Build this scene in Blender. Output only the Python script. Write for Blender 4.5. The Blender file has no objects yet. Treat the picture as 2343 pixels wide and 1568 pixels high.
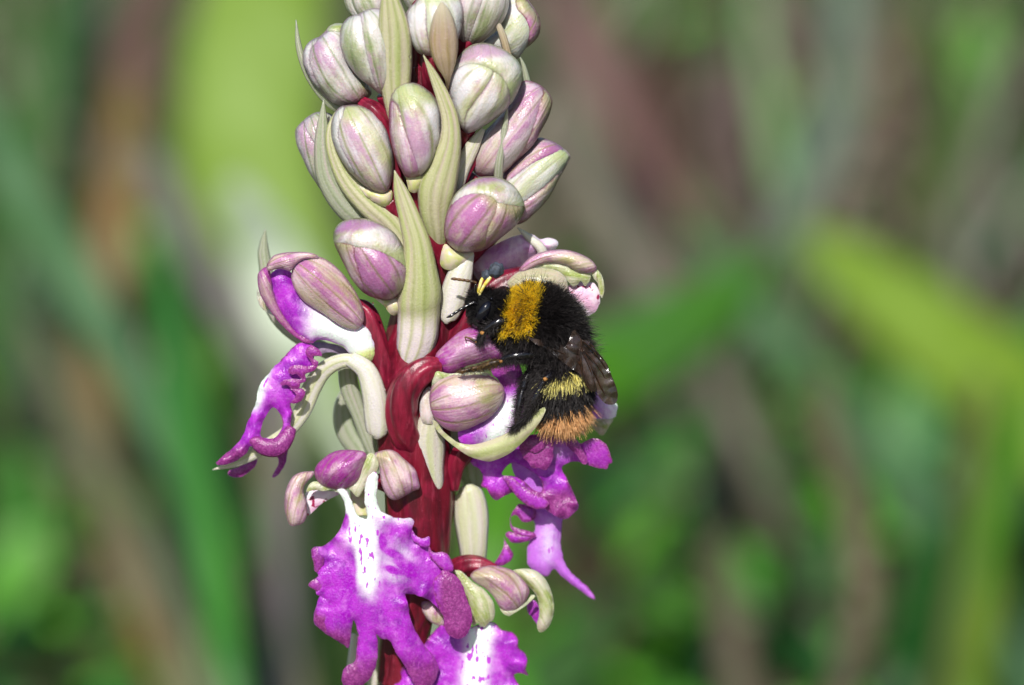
import bpy, math, random
import numpy as np
from mathutils import Vector
from mathutils.geometry import delaunay_2d_cdt
random.seed(7); rng = np.random.default_rng(11)
sc = bpy.context.scene

# ------------------------------------------------------------------ camera, light, exposure
U = 4.0e-5                 # one drawing unit in metres at the plane of focus
D0 = 0.35                  # distance of the plane of focus
PITCH = math.radians(15)
LEAN = 0.13                # the spike leans a little towards the viewer
CAMZ = 0.36
cam_pos = np.array([0, 0, CAMZ])
RX = np.array([1.0, 0, 0])
FW = np.array([0, math.cos(PITCH), -math.sin(PITCH)])
UP = np.array([0, math.sin(PITCH), math.cos(PITCH)])
cd = bpy.data.cameras.new('camera'); cam = bpy.data.objects.new('camera', cd)
sc.collection.objects.link(cam); sc.camera = cam
cam.location = cam_pos; cam.rotation_euler = (math.pi/2 - PITCH, 0, 0)
cd.sensor_width = 36; cd.lens = 36*D0/(2342*U); cd.clip_start = 0.01; cd.clip_end = 500
cd.dof.use_dof = True; cd.dof.focus_distance = D0 - 125*U; cd.dof.aperture_fstop = cd.lens/8.6
SUN_EL, SUN_AZ = math.radians(43), math.radians(191)      # azimuth clockwise from +Y
w = bpy.data.worlds.new('World'); sc.world = w; w.use_nodes = True
nt = w.node_tree; sky = nt.nodes.new('ShaderNodeTexSky'); sky.sky_type = 'NISHITA'; sky.sun_disc = False
sky.sun_elevation = SUN_EL; sky.sun_rotation = SUN_AZ
nt.nodes['Background'].inputs['Strength'].default_value = 0.085
nt.links.new(sky.outputs[0], nt.nodes['Background'].inputs['Color'])
sd = bpy.data.lights.new('sun', 'SUN'); sd.energy = 4.7; sd.angle = math.radians(0.53); sd.color = (1, .965, .91)
so = bpy.data.objects.new('sun', sd); sc.collection.objects.link(so)
sdir = Vector((math.sin(SUN_AZ)*math.cos(SUN_EL), math.cos(SUN_AZ)*math.cos(SUN_EL), math.sin(SUN_EL)))
so.rotation_euler = sdir.to_track_quat('Z', 'Y').to_euler(); so.location = sdir*2
sc.view_settings.view_transform = 'Standard'; sc.view_settings.look = 'None'
sc.view_settings.gamma = 1; sc.view_settings.exposure = 0.16; sc.view_settings.use_curve_mapping = False
sc.cycles.max_bounces = 6; sc.cycles.use_denoising = True
sc.cycles.transparent_max_bounces = 12

# ------------------------------------------------------------------ spaces
def P(x, y, z=0.0):        # drawing coordinates (x right, y down) -> local (y up, z towards the viewer)
    return np.array([x-1171.0, 784.0-y, z])
def to_world(a):
    a = np.asarray(a, float).reshape(-1, 3)
    depth = D0 - (a[:, 2] + LEAN*a[:, 1])*U
    s = (depth/D0)*U
    return cam_pos + a[:, :1]*s[:, None]*RX + a[:, 1:2]*s[:, None]*UP + depth[:, None]*FW
def WD(x, y, D):           # point at distance D along the view axis
    s = U*D/D0
    return cam_pos + (x-1171)*s*RX + (784-y)*s*UP + D*FW

def hx(h, k=1.0):
    h = h.lstrip('#'); c = [int(h[i:i+2], 16)/255 for i in (0, 2, 4)]
    return tuple((v/12.92 if v <= .04045 else ((v+.055)/1.055)**2.4)*k for v in c) + (1,)

# ------------------------------------------------------------------ materials
class M:
    def __init__(s, name, rough=.45, spec=.5):
        s.m = bpy.data.materials.new(name); s.m.use_nodes = True
        s.t = s.m.node_tree; s.b = s.t.nodes['Principled BSDF']
        s.b.inputs['Roughness'].default_value = rough
        s.b.inputs['Specular IOR Level'].default_value = spec
    def n(s, typ, ins=None, **props):
        x = s.t.nodes.new('ShaderNode'+typ)
        for k, v in props.items(): setattr(x, k, v)
        for k, v in (ins or {}).items():
            if isinstance(v, bpy.types.NodeSocket): s.t.links.new(v, x.inputs[k])
            else: x.inputs[k].default_value = v
        return x
    def math(s, op, a, b=0.0, c=0.0):
        return s.n('Math', {0: a, 1: b, 2: c}, operation=op).outputs[0]
    def ramp(s, v, lo, hi, a=0.0, b=1.0):
        return s.n('MapRange', {0: v, 1: lo, 2: hi, 3: a, 4: b}, interpolation_type='SMOOTHSTEP').outputs[0]
    def mix(s, f, a, b, mode='MIX'):
        x = s.n('Mix', None, data_type='RGBA', blend_type=mode)
        for i, v in ((0, f), (6, a), (7, b)):
            if isinstance(v, bpy.types.NodeSocket): s.t.links.new(v, x.inputs[i])
            else: x.inputs[i].default_value = v
        return x.outputs[2]
    def noise(s, px, detail=3, vec=None, rough=.55):
        ins = {'Scale': 1/(px*U), 'Detail': detail, 'Roughness': rough}
        if vec is None: vec = s.obj()
        ins['Vector'] = vec
        return s.n('TexNoise', ins).outputs['Fac']
    def obj(s):
        if not hasattr(s, '_o'): s._o = s.n('TexCoord').outputs['Object']
        return s._o
    def uv(s):
        x = s.n('SeparateXYZ', {0: s.n('UVMap').outputs[0]}); return x.outputs[0], x.outputs[1]
    def attr(s, name):
        return s.n('Attribute', None, attribute_name=name)
    def col(s, c): s.t.links.new(c, s.b.inputs['Base Color']) if isinstance(c, bpy.types.NodeSocket) else setattr(s.b.inputs['Base Color'], 'default_value', c)
    def bump(s, h, strength=.3, px=2.0):
        x = s.n('Bump', {'Strength': strength, 'Distance': px*U, 'Height': h}); s.t.links.new(x.outputs[0], s.b.inputs['Normal'])
    def sss(s, wgt=.15, px=14, rad=(1, .5, .4)):
        s.b.inputs['Subsurface Weight'].default_value = wgt
        s.b.inputs['Subsurface Scale'].default_value = px*U
        s.b.inputs['Subsurface Radius'].default_value = rad

def uvvec(m, su, sv):      # coordinates stretched along the length of a petal
    u, v = m.uv()
    return m.n('CombineXYZ', {0: m.math('MULTIPLY', u, su), 1: m.math('MULTIPLY', v, sv), 2: 0.0}).outputs[0], u, v

def cellbump(m, px=5.0, strength=.28, extra=None):
    v = m.n('TexVoronoi', {'Vector': m.obj(), 'Scale': 1/(px*U)}, feature='F1').outputs['Distance']
    h = m.math('ADD', m.math('MULTIPLY', v, -.8), m.math('MULTIPLY', m.noise(30, 2), .8))
    if extra is not None: h = m.math('ADD', h, extra)
    m.bump(h, strength, 3.2)

def sepal_mat(name, base='#dfe3d0', green='#a9b77e', flush='#a56aa2', vein='#7d8c3c', amt=.5, nv=3.0, basecol=None, edge=None, tipcol=None, veins=.6, sp=.5):
    m = M(name, .36, sp)
    vec, u, v = uvvec(m, 2.3, 1.5)
    seed = m.n('ObjectInfo').outputs['Random']
    vec = m.n('VectorMath', {0: vec, 1: m.n('CombineXYZ', {0: m.math('MULTIPLY', seed, 31.0), 1: m.math('MULTIPLY', seed, 17.0), 2: seed}).outputs[0]}, operation='ADD').outputs[0]
    n1 = m.n('TexNoise', {'Vector': vec, 'Scale': 1.0, 'Detail': 4.0, 'Roughness': .55}).outputs['Fac']
    n2 = m.n('TexNoise', {'Vector': vec, 'Scale': .9, 'Detail': 3.0, 'W': 5.0}, noise_dimensions='4D').outputs['Fac']
    n3 = m.noise(16, 4, rough=.7)
    vs, _, _ = uvvec(m, 16.0, 1.2)
    ns = m.n('TexNoise', {'Vector': m.n('VectorMath', {0: vs, 1: vec}, operation='ADD').outputs[0], 'Scale': 1.0, 'Detail': 3.0}).outputs['Fac']   # fine streaks
    c = m.mix(m.ramp(m.math('ADD', n1, m.math('MULTIPLY', m.math('SUBTRACT', ns, .5), .22)), .40, .66), hx(base), hx(green))
    f = m.ramp(m.math('ADD', n2, m.math('ADD', m.math('MULTIPLY', m.math('SUBTRACT', n3, .5), .3), m.math('MULTIPLY', m.math('SUBTRACT', ns, .5), .22))), .64-.36*amt, .90-.36*amt)
    c = m.mix(m.math('MULTIPLY', f, min(1.0, .6+.4*amt)), c, hx(flush))
    if basecol:
        c = m.mix(m.ramp(m.math('ADD', v, m.math('MULTIPLY', n3, .3)), .42, .12), c, hx(basecol))
    if tipcol:
        c = m.mix(m.math('MULTIPLY', m.ramp(m.math('ADD', v, m.math('MULTIPLY', n3, .16)), .80, 1.0), .75), c, hx(tipcol))
    ud = m.math('ADD', u, m.math('MULTIPLY', m.math('SUBTRACT', n1, .5), .10))
    tri = m.math('PINGPONG', m.math('ADD', m.math('MULTIPLY', ud, nv), .5), .5)   # 0 at vein centre lines
    vl = m.ramp(m.math('ADD', tri, m.math('MULTIPLY', n3, .12)), .21, .02)
    vl = m.math('MULTIPLY', vl, m.ramp(n2, .32, .58, .15, 1.0))
    c = m.mix(m.math('MULTIPLY', vl, veins), c, hx(vein))
    if edge:
        e = m.n('SeparateXYZ', {0: m.attr('col').outputs['Color']}).outputs[0]
        c = m.mix(m.math('MULTIPLY', m.ramp(m.math('ADD', e, m.math('MULTIPLY', n3, .2)), .35, .95), .8), c, hx(edge))
    sp_ = m.ramp(m.noise(4.2, 2, rough=.8), .58, .74)       # cell glints of the epidermis, painted pale into the colour
    c = m.mix(m.math('MULTIPLY', sp_, .22), c, (.9, .87, .88, 1))
    c = m.mix(1.0, c, (.88, .80, .84, 1), 'MULTIPLY')
    m.col(c); m.sss(.5, 18, (1, .62, .55)); m.b.inputs['Roughness'].default_value = .30
    cellbump(m, 5.0, .34, m.math('ADD', m.math('MULTIPLY', vl, -.8), m.math('MULTIPLY', ns, 1.6)))
    return m.m

def lip_mat(name, spots=True, vivid='#aa2abc', deep='#720890'):
    # mask r = white field, g = plum (thick outer lobes), b = yellow green
    m = M(name, .34, .45)
    a = m.n('SeparateXYZ', {0: m.attr('mask').outputs['Color']})
    nz = m.noise(22, 4, rough=.65); n4 = m.noise(48, 4); nf = m.noise(6, 2, rough=.7)
    c = m.mix(m.math('MULTIPLY', m.ramp(n4, .40, .66), .75), hx(vivid), hx(deep))
    c = m.mix(m.ramp(m.math('ADD', m.math('MULTIPLY', a.outputs[0], -1.0), m.math('MULTIPLY', m.math('SUBTRACT', nz, .5), .5)), .12, .5), c, hx('#9a08b0'))
    c = m.mix(m.math('MULTIPLY', m.ramp(m.noise(34, 3), .50, .72), .55), c, hx('#cf78d8'))
    c = m.mix(m.math('MULTIPLY', m.ramp(nf, .45, .7), .15), c, hx('#e09af0'))
    wv = m.math('ADD', a.outputs[0], m.math('MULTIPLY', m.math('SUBTRACT', nz, .5), .5))
    c = m.mix(m.ramp(wv, .04, 1.0), c, hx('#f2edf4'))
    if spots:
        mp = m.n('Mapping', {'Vector': m.obj(), 'Scale': (1, 1, .38)})
        ns = m.noise(9, 2, mp.outputs[0], .4)
        band = m.math('MULTIPLY', m.ramp(a.outputs[0], .28, .5), 1.0)
        s_ = m.math('MULTIPLY', m.ramp(ns, .615, .65), band)
        c = m.mix(m.math('MULTIPLY', s_, .92), c, hx('#b012c4'))
    pl = m.ramp(m.math('ADD', a.outputs[1], m.math('MULTIPLY', m.math('SUBTRACT', nz, .5), .35)), .3, .75)
    c = m.mix(pl, c, m.mix(m.ramp(nf, .4, .7), hx('#7c2a70'), hx('#9c468c')))
    c = m.mix(m.ramp(a.outputs[2], .3, .8), c, hx('#d3d890'))
    m.col(c); m.sss(.45, 16, (1, .3, .9))
    mp3 = m.n('Mapping', {'Vector': m.obj(), 'Scale': (1, 1, .22)}); cellbump(m, 4.5, .32, m.math('MULTIPLY', m.noise(7, 3, mp3.outputs[0]), 2.4))
    return m.m

def bract_mat(name, a='#a9b078', b='#7f8a40', c3='#bdb898', tip=None, nv=4.0, vs_=.55, low=None):
    m = M(name, .4, .4)
    vec, u, v = uvvec(m, 4.0, .9)
    seed = m.n('ObjectInfo').outputs['Random']
    vec = m.n('VectorMath', {0: vec, 1: m.n('CombineXYZ', {0: m.math('MULTIPLY', seed, 31.0), 1: m.math('MULTIPLY', seed, 17.0), 2: seed}).outputs[0]}, operation='ADD').outputs[0]
    n1 = m.n('TexNoise', {'Vector': vec, 'Scale': 1.3, 'Detail': 4.0}).outputs['Fac']
    n3 = m.noise(14, 4, rough=.7)
    c = m.mix(m.ramp(n1, .35, .65), hx(a), hx(c3))
    ud = m.math('ADD', u, m.math('MULTIPLY', m.math('SUBTRACT', n1, .5), .12))
    tri = m.math('PINGPONG', m.math('ADD', m.math('MULTIPLY', ud, nv), .5), .5)
    vl = m.ramp(m.math('ADD', tri, m.math('MULTIPLY', n3, .16)), .40, .06)
    c = m.mix(m.math('MULTIPLY', m.math('MULTIPLY', vl, m.ramp(n3, .3, .6, .4, 1.0)), vs_), c, hx(b))
    e = m.math('ABSOLUTE', m.math('SUBTRACT', u, .5))
    c = m.mix(m.math('MULTIPLY', m.ramp(e, .44, .5), .3), c, hx('#9a8a70'))
    pk = m.n('TexNoise', {'Vector': vec, 'Scale': 2.1, 'Detail': 3.0, 'W': 3.0}, noise_dimensions='4D').outputs['Fac']
    c = m.mix(m.math('MULTIPLY', m.ramp(pk, .48, .7), .40), c, hx('#b796a4'))
    if tip: c = m.mix(m.ramp(v, .55, 1.0), c, hx(tip))
    if low: c = m.mix(m.math('MULTIPLY', m.ramp(m.math('ADD', v, m.math('MULTIPLY', n3, .06)), .40, .24), m.math('SUBTRACT', 1.0, m.math('MULTIPLY', vl, .7))), c, hx(low))
    c = m.mix(m.math('MULTIPLY', m.ramp(m.noise(4.0, 2, rough=.8), .58, .74), .18), c, (.85, .85, .8, 1))  # cell glints painted pale into the bract colour
    m.col(c); m.sss(.45, 18, (.9, 1, .5)); cellbump(m, 5, .26, m.math('MULTIPLY', vl, -.7))
    return m.m

def stem_mat(name, a='#701026', b='#4c0a1a', white=False):
    m = M(name, .33, .45)
    mp = m.n('Mapping', {'Vector': m.obj(), 'Scale': (1, 1, .22)})
    n1 = m.noise(26, 4, mp.outputs[0], .6); n2 = m.noise(60, 3); nf = m.noise(5, 3, rough=.8)
    c = m.mix(m.ramp(n1, .35, .65), hx(a), hx(b))
    c = m.mix(m.math('MULTIPLY', m.ramp(n2, .5, .75), .5), c, hx('#9a1a40'))
    mp2 = m.n('Mapping', {'Vector': m.obj(), 'Scale': (1, 1, .10)}); nl = m.noise(9, 3, mp2.outputs[0], .6)
    c = m.mix(m.math('MULTIPLY', m.ramp(nl, .52, .7), .35), c, hx('#420a14'))
    c = m.mix(m.math('MULTIPLY', m.ramp(nl, .46, .32), .30), c, hx('#a8445a'))
    c = m.mix(m.math('MULTIPLY', m.ramp(nf, .60, .78), .35), c, hx('#c86a80'))  # fine sparkles painted into the red as pinkish flecks
    m.col(c); m.sss(.12, 12, (1, .15, .2))
    m.bump(m.math('ADD', m.math('ADD', n1, m.math('MULTIPLY', nl, -.7)), m.math('MULTIPLY', nf, .35)), .35, 4)
    return m.m

MT = dict(
    bud_green=sepal_mat('bud_green', '#e0ded6', '#98ad74', '#b88cb2', '#66883e', .55, 3, basecol='#7d5058', edge='#8f7a80', veins=.85),
    bud_white=sepal_mat('bud_white', '#f1ebe9', '#c9d09c', '#c496ba', '#88a04c', .60, 3, basecol='#b392a0', edge='#8f7078', tipcol='#b0c080', veins=.85),
    bud_bright=sepal_mat('bud_bright', '#e6e7de', '#c3cfa4', '#b795b4', '#9cb45c', .35, 3, edge='#a0848c', tipcol='#b0c47a', veins=.5),
    bud_pink=sepal_mat('bud_pink', '#e2cfce', '#b4b480', '#b56fa8', '#7a7c40', .80, 3, basecol='#9a7888', edge='#84404e', tipcol='#a9b070', veins=.8),
    bud_rim=sepal_mat('bud_rim', '#cfc4bc', '#9aa66a', '#9e6298', '#8a9850', .6, 3, basecol='#a07aa0', edge='#6f7a3c', tipcol='#93a455', veins=.4),
    bud_blush=sepal_mat('bud_blush', '#e6d6d6', '#b2b880', '#b878ac', '#8f9a50', .75, 3, basecol='#b08898', edge='#8a4458', veins=.5),
    bud_crown=sepal_mat('bud_crown', '#e9e2da', '#a9ba74', '#b87cb0', '#98a560', .45, 3, basecol='#b4c088', tipcol='#a765a6', edge='#97a06a', veins=.25),
    bud_crown_pale=sepal_mat('bud_crown_pale', '#ece6dc', '#b4c48a', '#c094b4', '#98a560', .5, 3, basecol='#bccb94', tipcol='#bb90b0', edge='#a0a878', veins=.25),
    sep_pink=sepal_mat('sepal_pink', '#dfcdcc', '#b4b680', '#b066a6', '#88843f', .68, 4, edge='#8c6078', veins=.85),
    sep_hot=sepal_mat('sepal_hot', '#c8a8c0', '#b09c94', '#a03498', '#7d7440', .95, 4, edge='#8f3a7a', veins=.5),
    sep_green=sepal_mat('sepal_green', '#cfd3b8', '#9ab058', '#b08ca4', '#7fa03a', .35, 3, edge='#c0c89a', veins=.55),
    sep_pale=sepal_mat('sepal_pale', '#cdc6b6', '#b3b78c', '#b090a0', '#9a9e60', .5, 4, veins=.4),
    sep_cream=sepal_mat('sepal_cream', '#ddd6d2', '#cbc8b4', '#bda4bc', '#b9bb8e', .3, 3, veins=.2),
    petal_pink=sepal_mat('petal_pink', '#f2e4ec', '#e4d4e0', '#c47cc6', '#c8a8c4', .6, 2, veins=.1),
    lip=lip_mat('lip_spotted'), lip_plain=lip_mat('lip_plain', False),
    lip_lilac=lip_mat('lip_lilac', True, '#b868d0', '#a04cbc'),
    bract=bract_mat('bract_olive'), bract_main=bract_mat('bract_main', low='#d8ccc8'),
    bract_grey=bract_mat('bract_grey', '#97a084', '#74805a', '#a5a694', nv=4),
    bract_pale=bract_mat('bract_pale', '#c2c49e', '#a2a868', '#cdc7ba', nv=3, vs_=.4),
    bract_tan=bract_mat('bract_tan', '#9a8660', '#7d6e3e', '#a89480', nv=4, tip='#b9af9c'),
    bract_cream=bract_mat('bract_cream', '#cbcab2', '#a9b080', '#d6d0c8', nv=2, vs_=.3),
    stem=stem_mat('stem_red'), ovary=stem_mat('ovary_red', '#841a34', '#5a0f22'),
)
def simple(name, c, rough=.5, spec=.4, noise=None, sss=0, bump=0, px=10):
    m = M(name, rough, spec)
    if noise: m.col(m.mix(m.ramp(m.noise(px, 4), .35, .65), hx(c), hx(noise)))
    else: m.col(hx(c))
    if sss: m.sss(sss, 8)
    if bump: m.bump(m.noise(px*.5, 3), bump, 2)
    return m.m
MT['nub'] = simple('nub_yellow', '#b9bc78', .35, .5, '#cdbcae', .3, .2, 22)
MT['mauve'] = simple('petal_mauve', '#a893ad', .5, .3, '#8f7f98', .2)
m_ = M('lip_spot_white', .4, .4)
_n = m_.noise(13, 2, rough=.4)
m_.col(m_.mix(m_.ramp(_n, .60, .66), m_.mix(m_.ramp(m_.noise(50, 2), .4, .65), hx('#ecdfe4'), hx('#d9a8c4')), hx('#9c2452'))); m_.sss(.2); cellbump(m_, 5, .25)
MT['lip_white'] = m_.m

# ------------------------------------------------------------------ mesh helpers
def link(name, V, F, mat, parent=None, root=None, uv=None, mask=None, world=False, smooth=True, col=None):
    V = np.asarray(V, float)
    if not world: V = to_world(V)
    origin = np.array(root) if root is not None else np.zeros(3)
    me = bpy.data.meshes.new(name)
    V = V - origin
    me.from_pydata(V.tolist(), [], F if isinstance(F, list) else F.tolist())
    me.polygons.foreach_set('use_smooth', [smooth]*len(me.polygons))
    if uv is not None:
        li = np.empty(len(me.loops), np.int32); me.loops.foreach_get('vertex_index', li)
        l = me.uv_layers.new(name='UVMap'); l.data.foreach_set('uv', np.asarray(uv, np.float32)[li].ravel())
    for nm, arr in (('mask', mask), ('col', col)):
        if arr is not None:
            a = me.attributes.new(nm, 'FLOAT_COLOR', 'POINT')
            arr = np.asarray(arr, np.float32); arr = np.hstack([arr, np.ones((len(arr), 1), np.float32)])
            a.data.foreach_set('color', arr.ravel())
    me.materials.append(mat); me.update()
    o = bpy.data.objects.new(name, me); sc.collection.objects.link(o)
    if parent is not None: o.parent = parent
    elif root is not None: o.location = origin
    return o

def cr(pts, n):            # Catmull-Rom through control rows
    pts = np.asarray(pts, float); k = len(pts)
    if k == 2:
        t = np.linspace(0, 1, n)[:, None]; return pts[0]*(1-t)+pts[1]*t
    q = np.vstack([2*pts[0]-pts[1], pts, 2*pts[-1]-pts[-2]])
    out = []
    for s in np.linspace(0, k-1, n):
        i = min(int(s), k-2); t = s-i; a, b, c, d = q[i:i+4]
        out.append(.5*((2*b)+(c-a)*t+(2*a-5*b+4*c-d)*t*t+(3*b-a-3*c+d)*t**3))
    return np.array(out)
def nrm(a): return a/np.maximum(np.linalg.norm(a, axis=-1, keepdims=True), 1e-12)

def grid_solid(top, bot):  # two (nv,nu,3) sheets joined round their edge
    nv, nu = top.shape[:2]; n = nv*nu
    V = np.vstack([top.reshape(-1, 3), bot.reshape(-1, 3)]); F = []
    I = lambda i, j: i*nu+j
    for i in range(nv-1):
        for j in range(nu-1):
            F.append((I(i, j), I(i, j+1), I(i+1, j+1), I(i+1, j)))
            F.append((n+I(i, j), n+I(i+1, j), n+I(i+1, j+1), n+I(i, j+1)))
    for i in range(nv-1):
        F.append((I(i, 0), I(i+1, 0), n+I(i+1, 0), n+I(i, 0)))
        F.append((I(i, nu-1), n+I(i, nu-1), n+I(i+1, nu-1), I(i+1, nu-1)))
    for j in range(nu-1):
        F.append((I(0, j), n+I(0, j), n+I(0, j+1), I(0, j+1)))
        F.append((I(nv-1, j), I(nv-1, j+1), n+I(nv-1, j+1), n+I(nv-1, j)))
    return V, F

def blade(name, pts, mat, parent=None, root=None, normals=None, arc=40, thick=5, rnd=True, nu=11, nv=34, ruf=None, world=False, mask=None, keel=0.0):
    """strap leaf: pts rows (x,y,z,half width) ; arc>0 edges bend away from the viewer"""
    pts = [tuple(p) for p in pts]
    if not world: ctl = np.array([[*P(p[0], p[1], p[2]), p[3]] for p in pts])
    else: ctl = np.array(pts)
    C = cr(ctl, nv); c = C[:, :3]; hw = np.maximum(C[:, 3], .4*(1 if not world else 1e-4))
    T = nrm(np.gradient(c, axis=0))
    if normals is None: normals = [(0, 0, 1)]*2 if not world else [(-FW[0], -FW[1], -FW[2])]*2
    Nn = cr(np.array(normals, float), nv)
    Nn = nrm(Nn - (Nn*T).sum(1, keepdims=True)*T)
    S = np.cross(T, Nn)*-1
    S = nrm(S)
    t = np.linspace(-1, 1, nu); A = math.radians(abs(arc)) if arc else 1e-3; sg = 1 if arc >= 0 else -1
    R = 1/math.sin(min(A, math.pi/2))
    off_s = R*np.sin(t*A); off_n = sg*R*(np.cos(t*A)-1) + keel*(1-np.abs(t))**2
    top = c[:, None] + hw[:, None, None]*(off_s[None, :, None]*S[:, None] + off_n[None, :, None]*Nn[:, None])
    vv = np.linspace(0, 1, nv)
    if ruf is not None: top = top + (ruf(t[None, :], vv[:, None])*np.ones((nv, nu)))[:, :, None]*Nn[:, None]
    # local normals of the section
    nn = (np.cos(t*A)[None, :, None]*Nn[:, None] + sg*np.sin(t*A)[None, :, None]*S[:, None])
    th = thick*np.minimum(1, hw/(thick*1.5))[:, None, None]*np.sqrt(np.maximum(.04, 1-(t**4)))[None, :, None]
    bot = top - nn*th
    V, F = grid_solid(top, bot)
    uu, v2 = np.meshgrid((t+1)/2, vv); uv = np.stack([uu.ravel(), v2.ravel()], 1); uv = np.vstack([uv, uv])
    mk = None
    if mask is not None:
        r = np.array([mask(a, b) for a, b in uv[:nv*nu]], float); mk = np.vstack([r, r])
    return link(name, V, F, mat, parent, root, uv, mk, world)

def tube(name, pts, mat, parent=None, root=None, seg=16, nv=40, ridges=0, ramp=.08, twist=0.0, world=False, cap=True):
    ctl = np.array([[*P(p[0], p[1], p[2]), p[3]] for p in pts]) if not world else np.array(pts, float)
    C = cr(ctl, nv); c = C[:, :3]; r = np.maximum(C[:, 3], 1e-6)
    T = nrm(np.gradient(c, axis=0))
    a = np.array([0.13, 0.21, 1.0]); N0 = nrm(a - (T@a)[:, None]*T); B = np.cross(T, N0)
    th = np.linspace(0, 2*math.pi, seg, endpoint=False)
    s = np.linspace(0, 1, nv)
    k = 1 + (ramp*np.cos(ridges*th[None]+twist*s[:, None]) if ridges else 0)
    V = c[:, None] + (r[:, None]*k)[:, :, None]*(np.cos(th)[None, :, None]*N0[:, None]+np.sin(th)[None, :, None]*B[:, None])
    V = V.reshape(-1, 3); F = []
    for i in range(nv-1):
        for j in range(seg):
            F.append((i*seg+j, i*seg+(j+1) % seg, (i+1)*seg+(j+1) % seg, (i+1)*seg+j))
    n = len(V); V = np.vstack([V, c[0], c[-1]])
    for j in range(seg):
        F.append((n, (j+1) % seg, j)); F.append((n+1, (nv-1)*seg+j, (nv-1)*seg+(j+1) % seg))
    uu, v2 = np.meshgrid(th/(2*math.pi), s); uv = np.stack([uu.ravel(), v2.ravel()], 1); uv = np.vstack([uv, [[.5, 0], [.5, 1]]])
    return link(name, V, F, mat, parent, root, uv, None, world)

def smooth_outline(pts, step=6.0):
    p = np.asarray(pts, float); n = len(p); out = []
    for i in range(n):
        a, b, c, d = p[i-1], p[i], p[(i+1) % n], p[(i+2) % n]
        m = max(1, int(np.linalg.norm(c-b)/step))
        for k in range(m):
            t = k/m
            out.append(.5*((2*b)+(c-a)*t+(2*a-5*b+4*c-d)*t*t+(3*b-a-3*c+d)*t**3))
    return np.array(out)
def inside(q, poly):
    x, y = q[:, 0], q[:, 1]; r = np.zeros(len(q), bool); j = len(poly)-1
    for i in range(len(poly)):
        xi, yi = poly[i]; xj, yj = poly[j]
        c = ((yi > y) != (yj > y)) & (x < (xj-xi)*(y-yi)/((yj-yi) or 1e-9)+xi); r ^= c; j = i
    return r
def seg_dist(q, poly, closed=True):
    a = np.asarray(poly, float); b = np.roll(a, -1, 0) if closed else a[1:]
    if not closed: a = a[:-1]
    best = np.full(len(q), 1e9); arg = np.zeros(len(q)); L = np.linalg.norm(b-a, axis=1); cum = np.concatenate([[0], np.cumsum(L)[:-1]])
    for i in range(len(a)):
        d = b[i]-a[i]; t = np.clip(((q-a[i])@d)/max(d@d, 1e-9), 0, 1); dd = np.linalg.norm(q-(a[i]+t[:, None]*d), axis=1)
        m = dd < best; best[m] = dd[m]; arg[m] = (cum[i]+t*L[i])[m]
    return best, arg

def inflate(ol, holes=(), step=4.5, it=420):
    """smooth pillow height (0 at the rim, 1 at the fullest place) over an outline"""
    mn = ol.min(0)-2*step; nx, ny = np.ceil((ol.max(0)+2*step-mn)/step).astype(int)+1
    gx, gy = np.meshgrid(mn[0]+np.arange(nx)*step, mn[1]+np.arange(ny)*step); q = np.stack([gx.ravel(), gy.ravel()], 1)
    m = inside(q, ol)
    for h in holes: m &= ~inside(q, h)
    m = m.reshape(ny, nx); u = np.zeros((ny, nx))
    for _ in range(it):
        w_ = np.zeros_like(u); w_[1:-1, 1:-1] = .25*(u[:-2, 1:-1]+u[2:, 1:-1]+u[1:-1, :-2]+u[1:-1, 2:])+1; u = np.where(m, w_, 0)
    u /= max(u.max(), 1e-9)
    def f(p):
        a = (p-mn)/step; i = np.clip(a.astype(int), 0, [nx-2, ny-2]); t = np.clip(a-i, 0, 1); x, y = i[:, 0], i[:, 1]
        return (u[y, x]*(1-t[:, 0])+u[y, x+1]*t[:, 0])*(1-t[:, 1])+(u[y+1, x]*(1-t[:, 0])+u[y+1, x+1]*t[:, 0])*t[:, 1]
    return f

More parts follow.
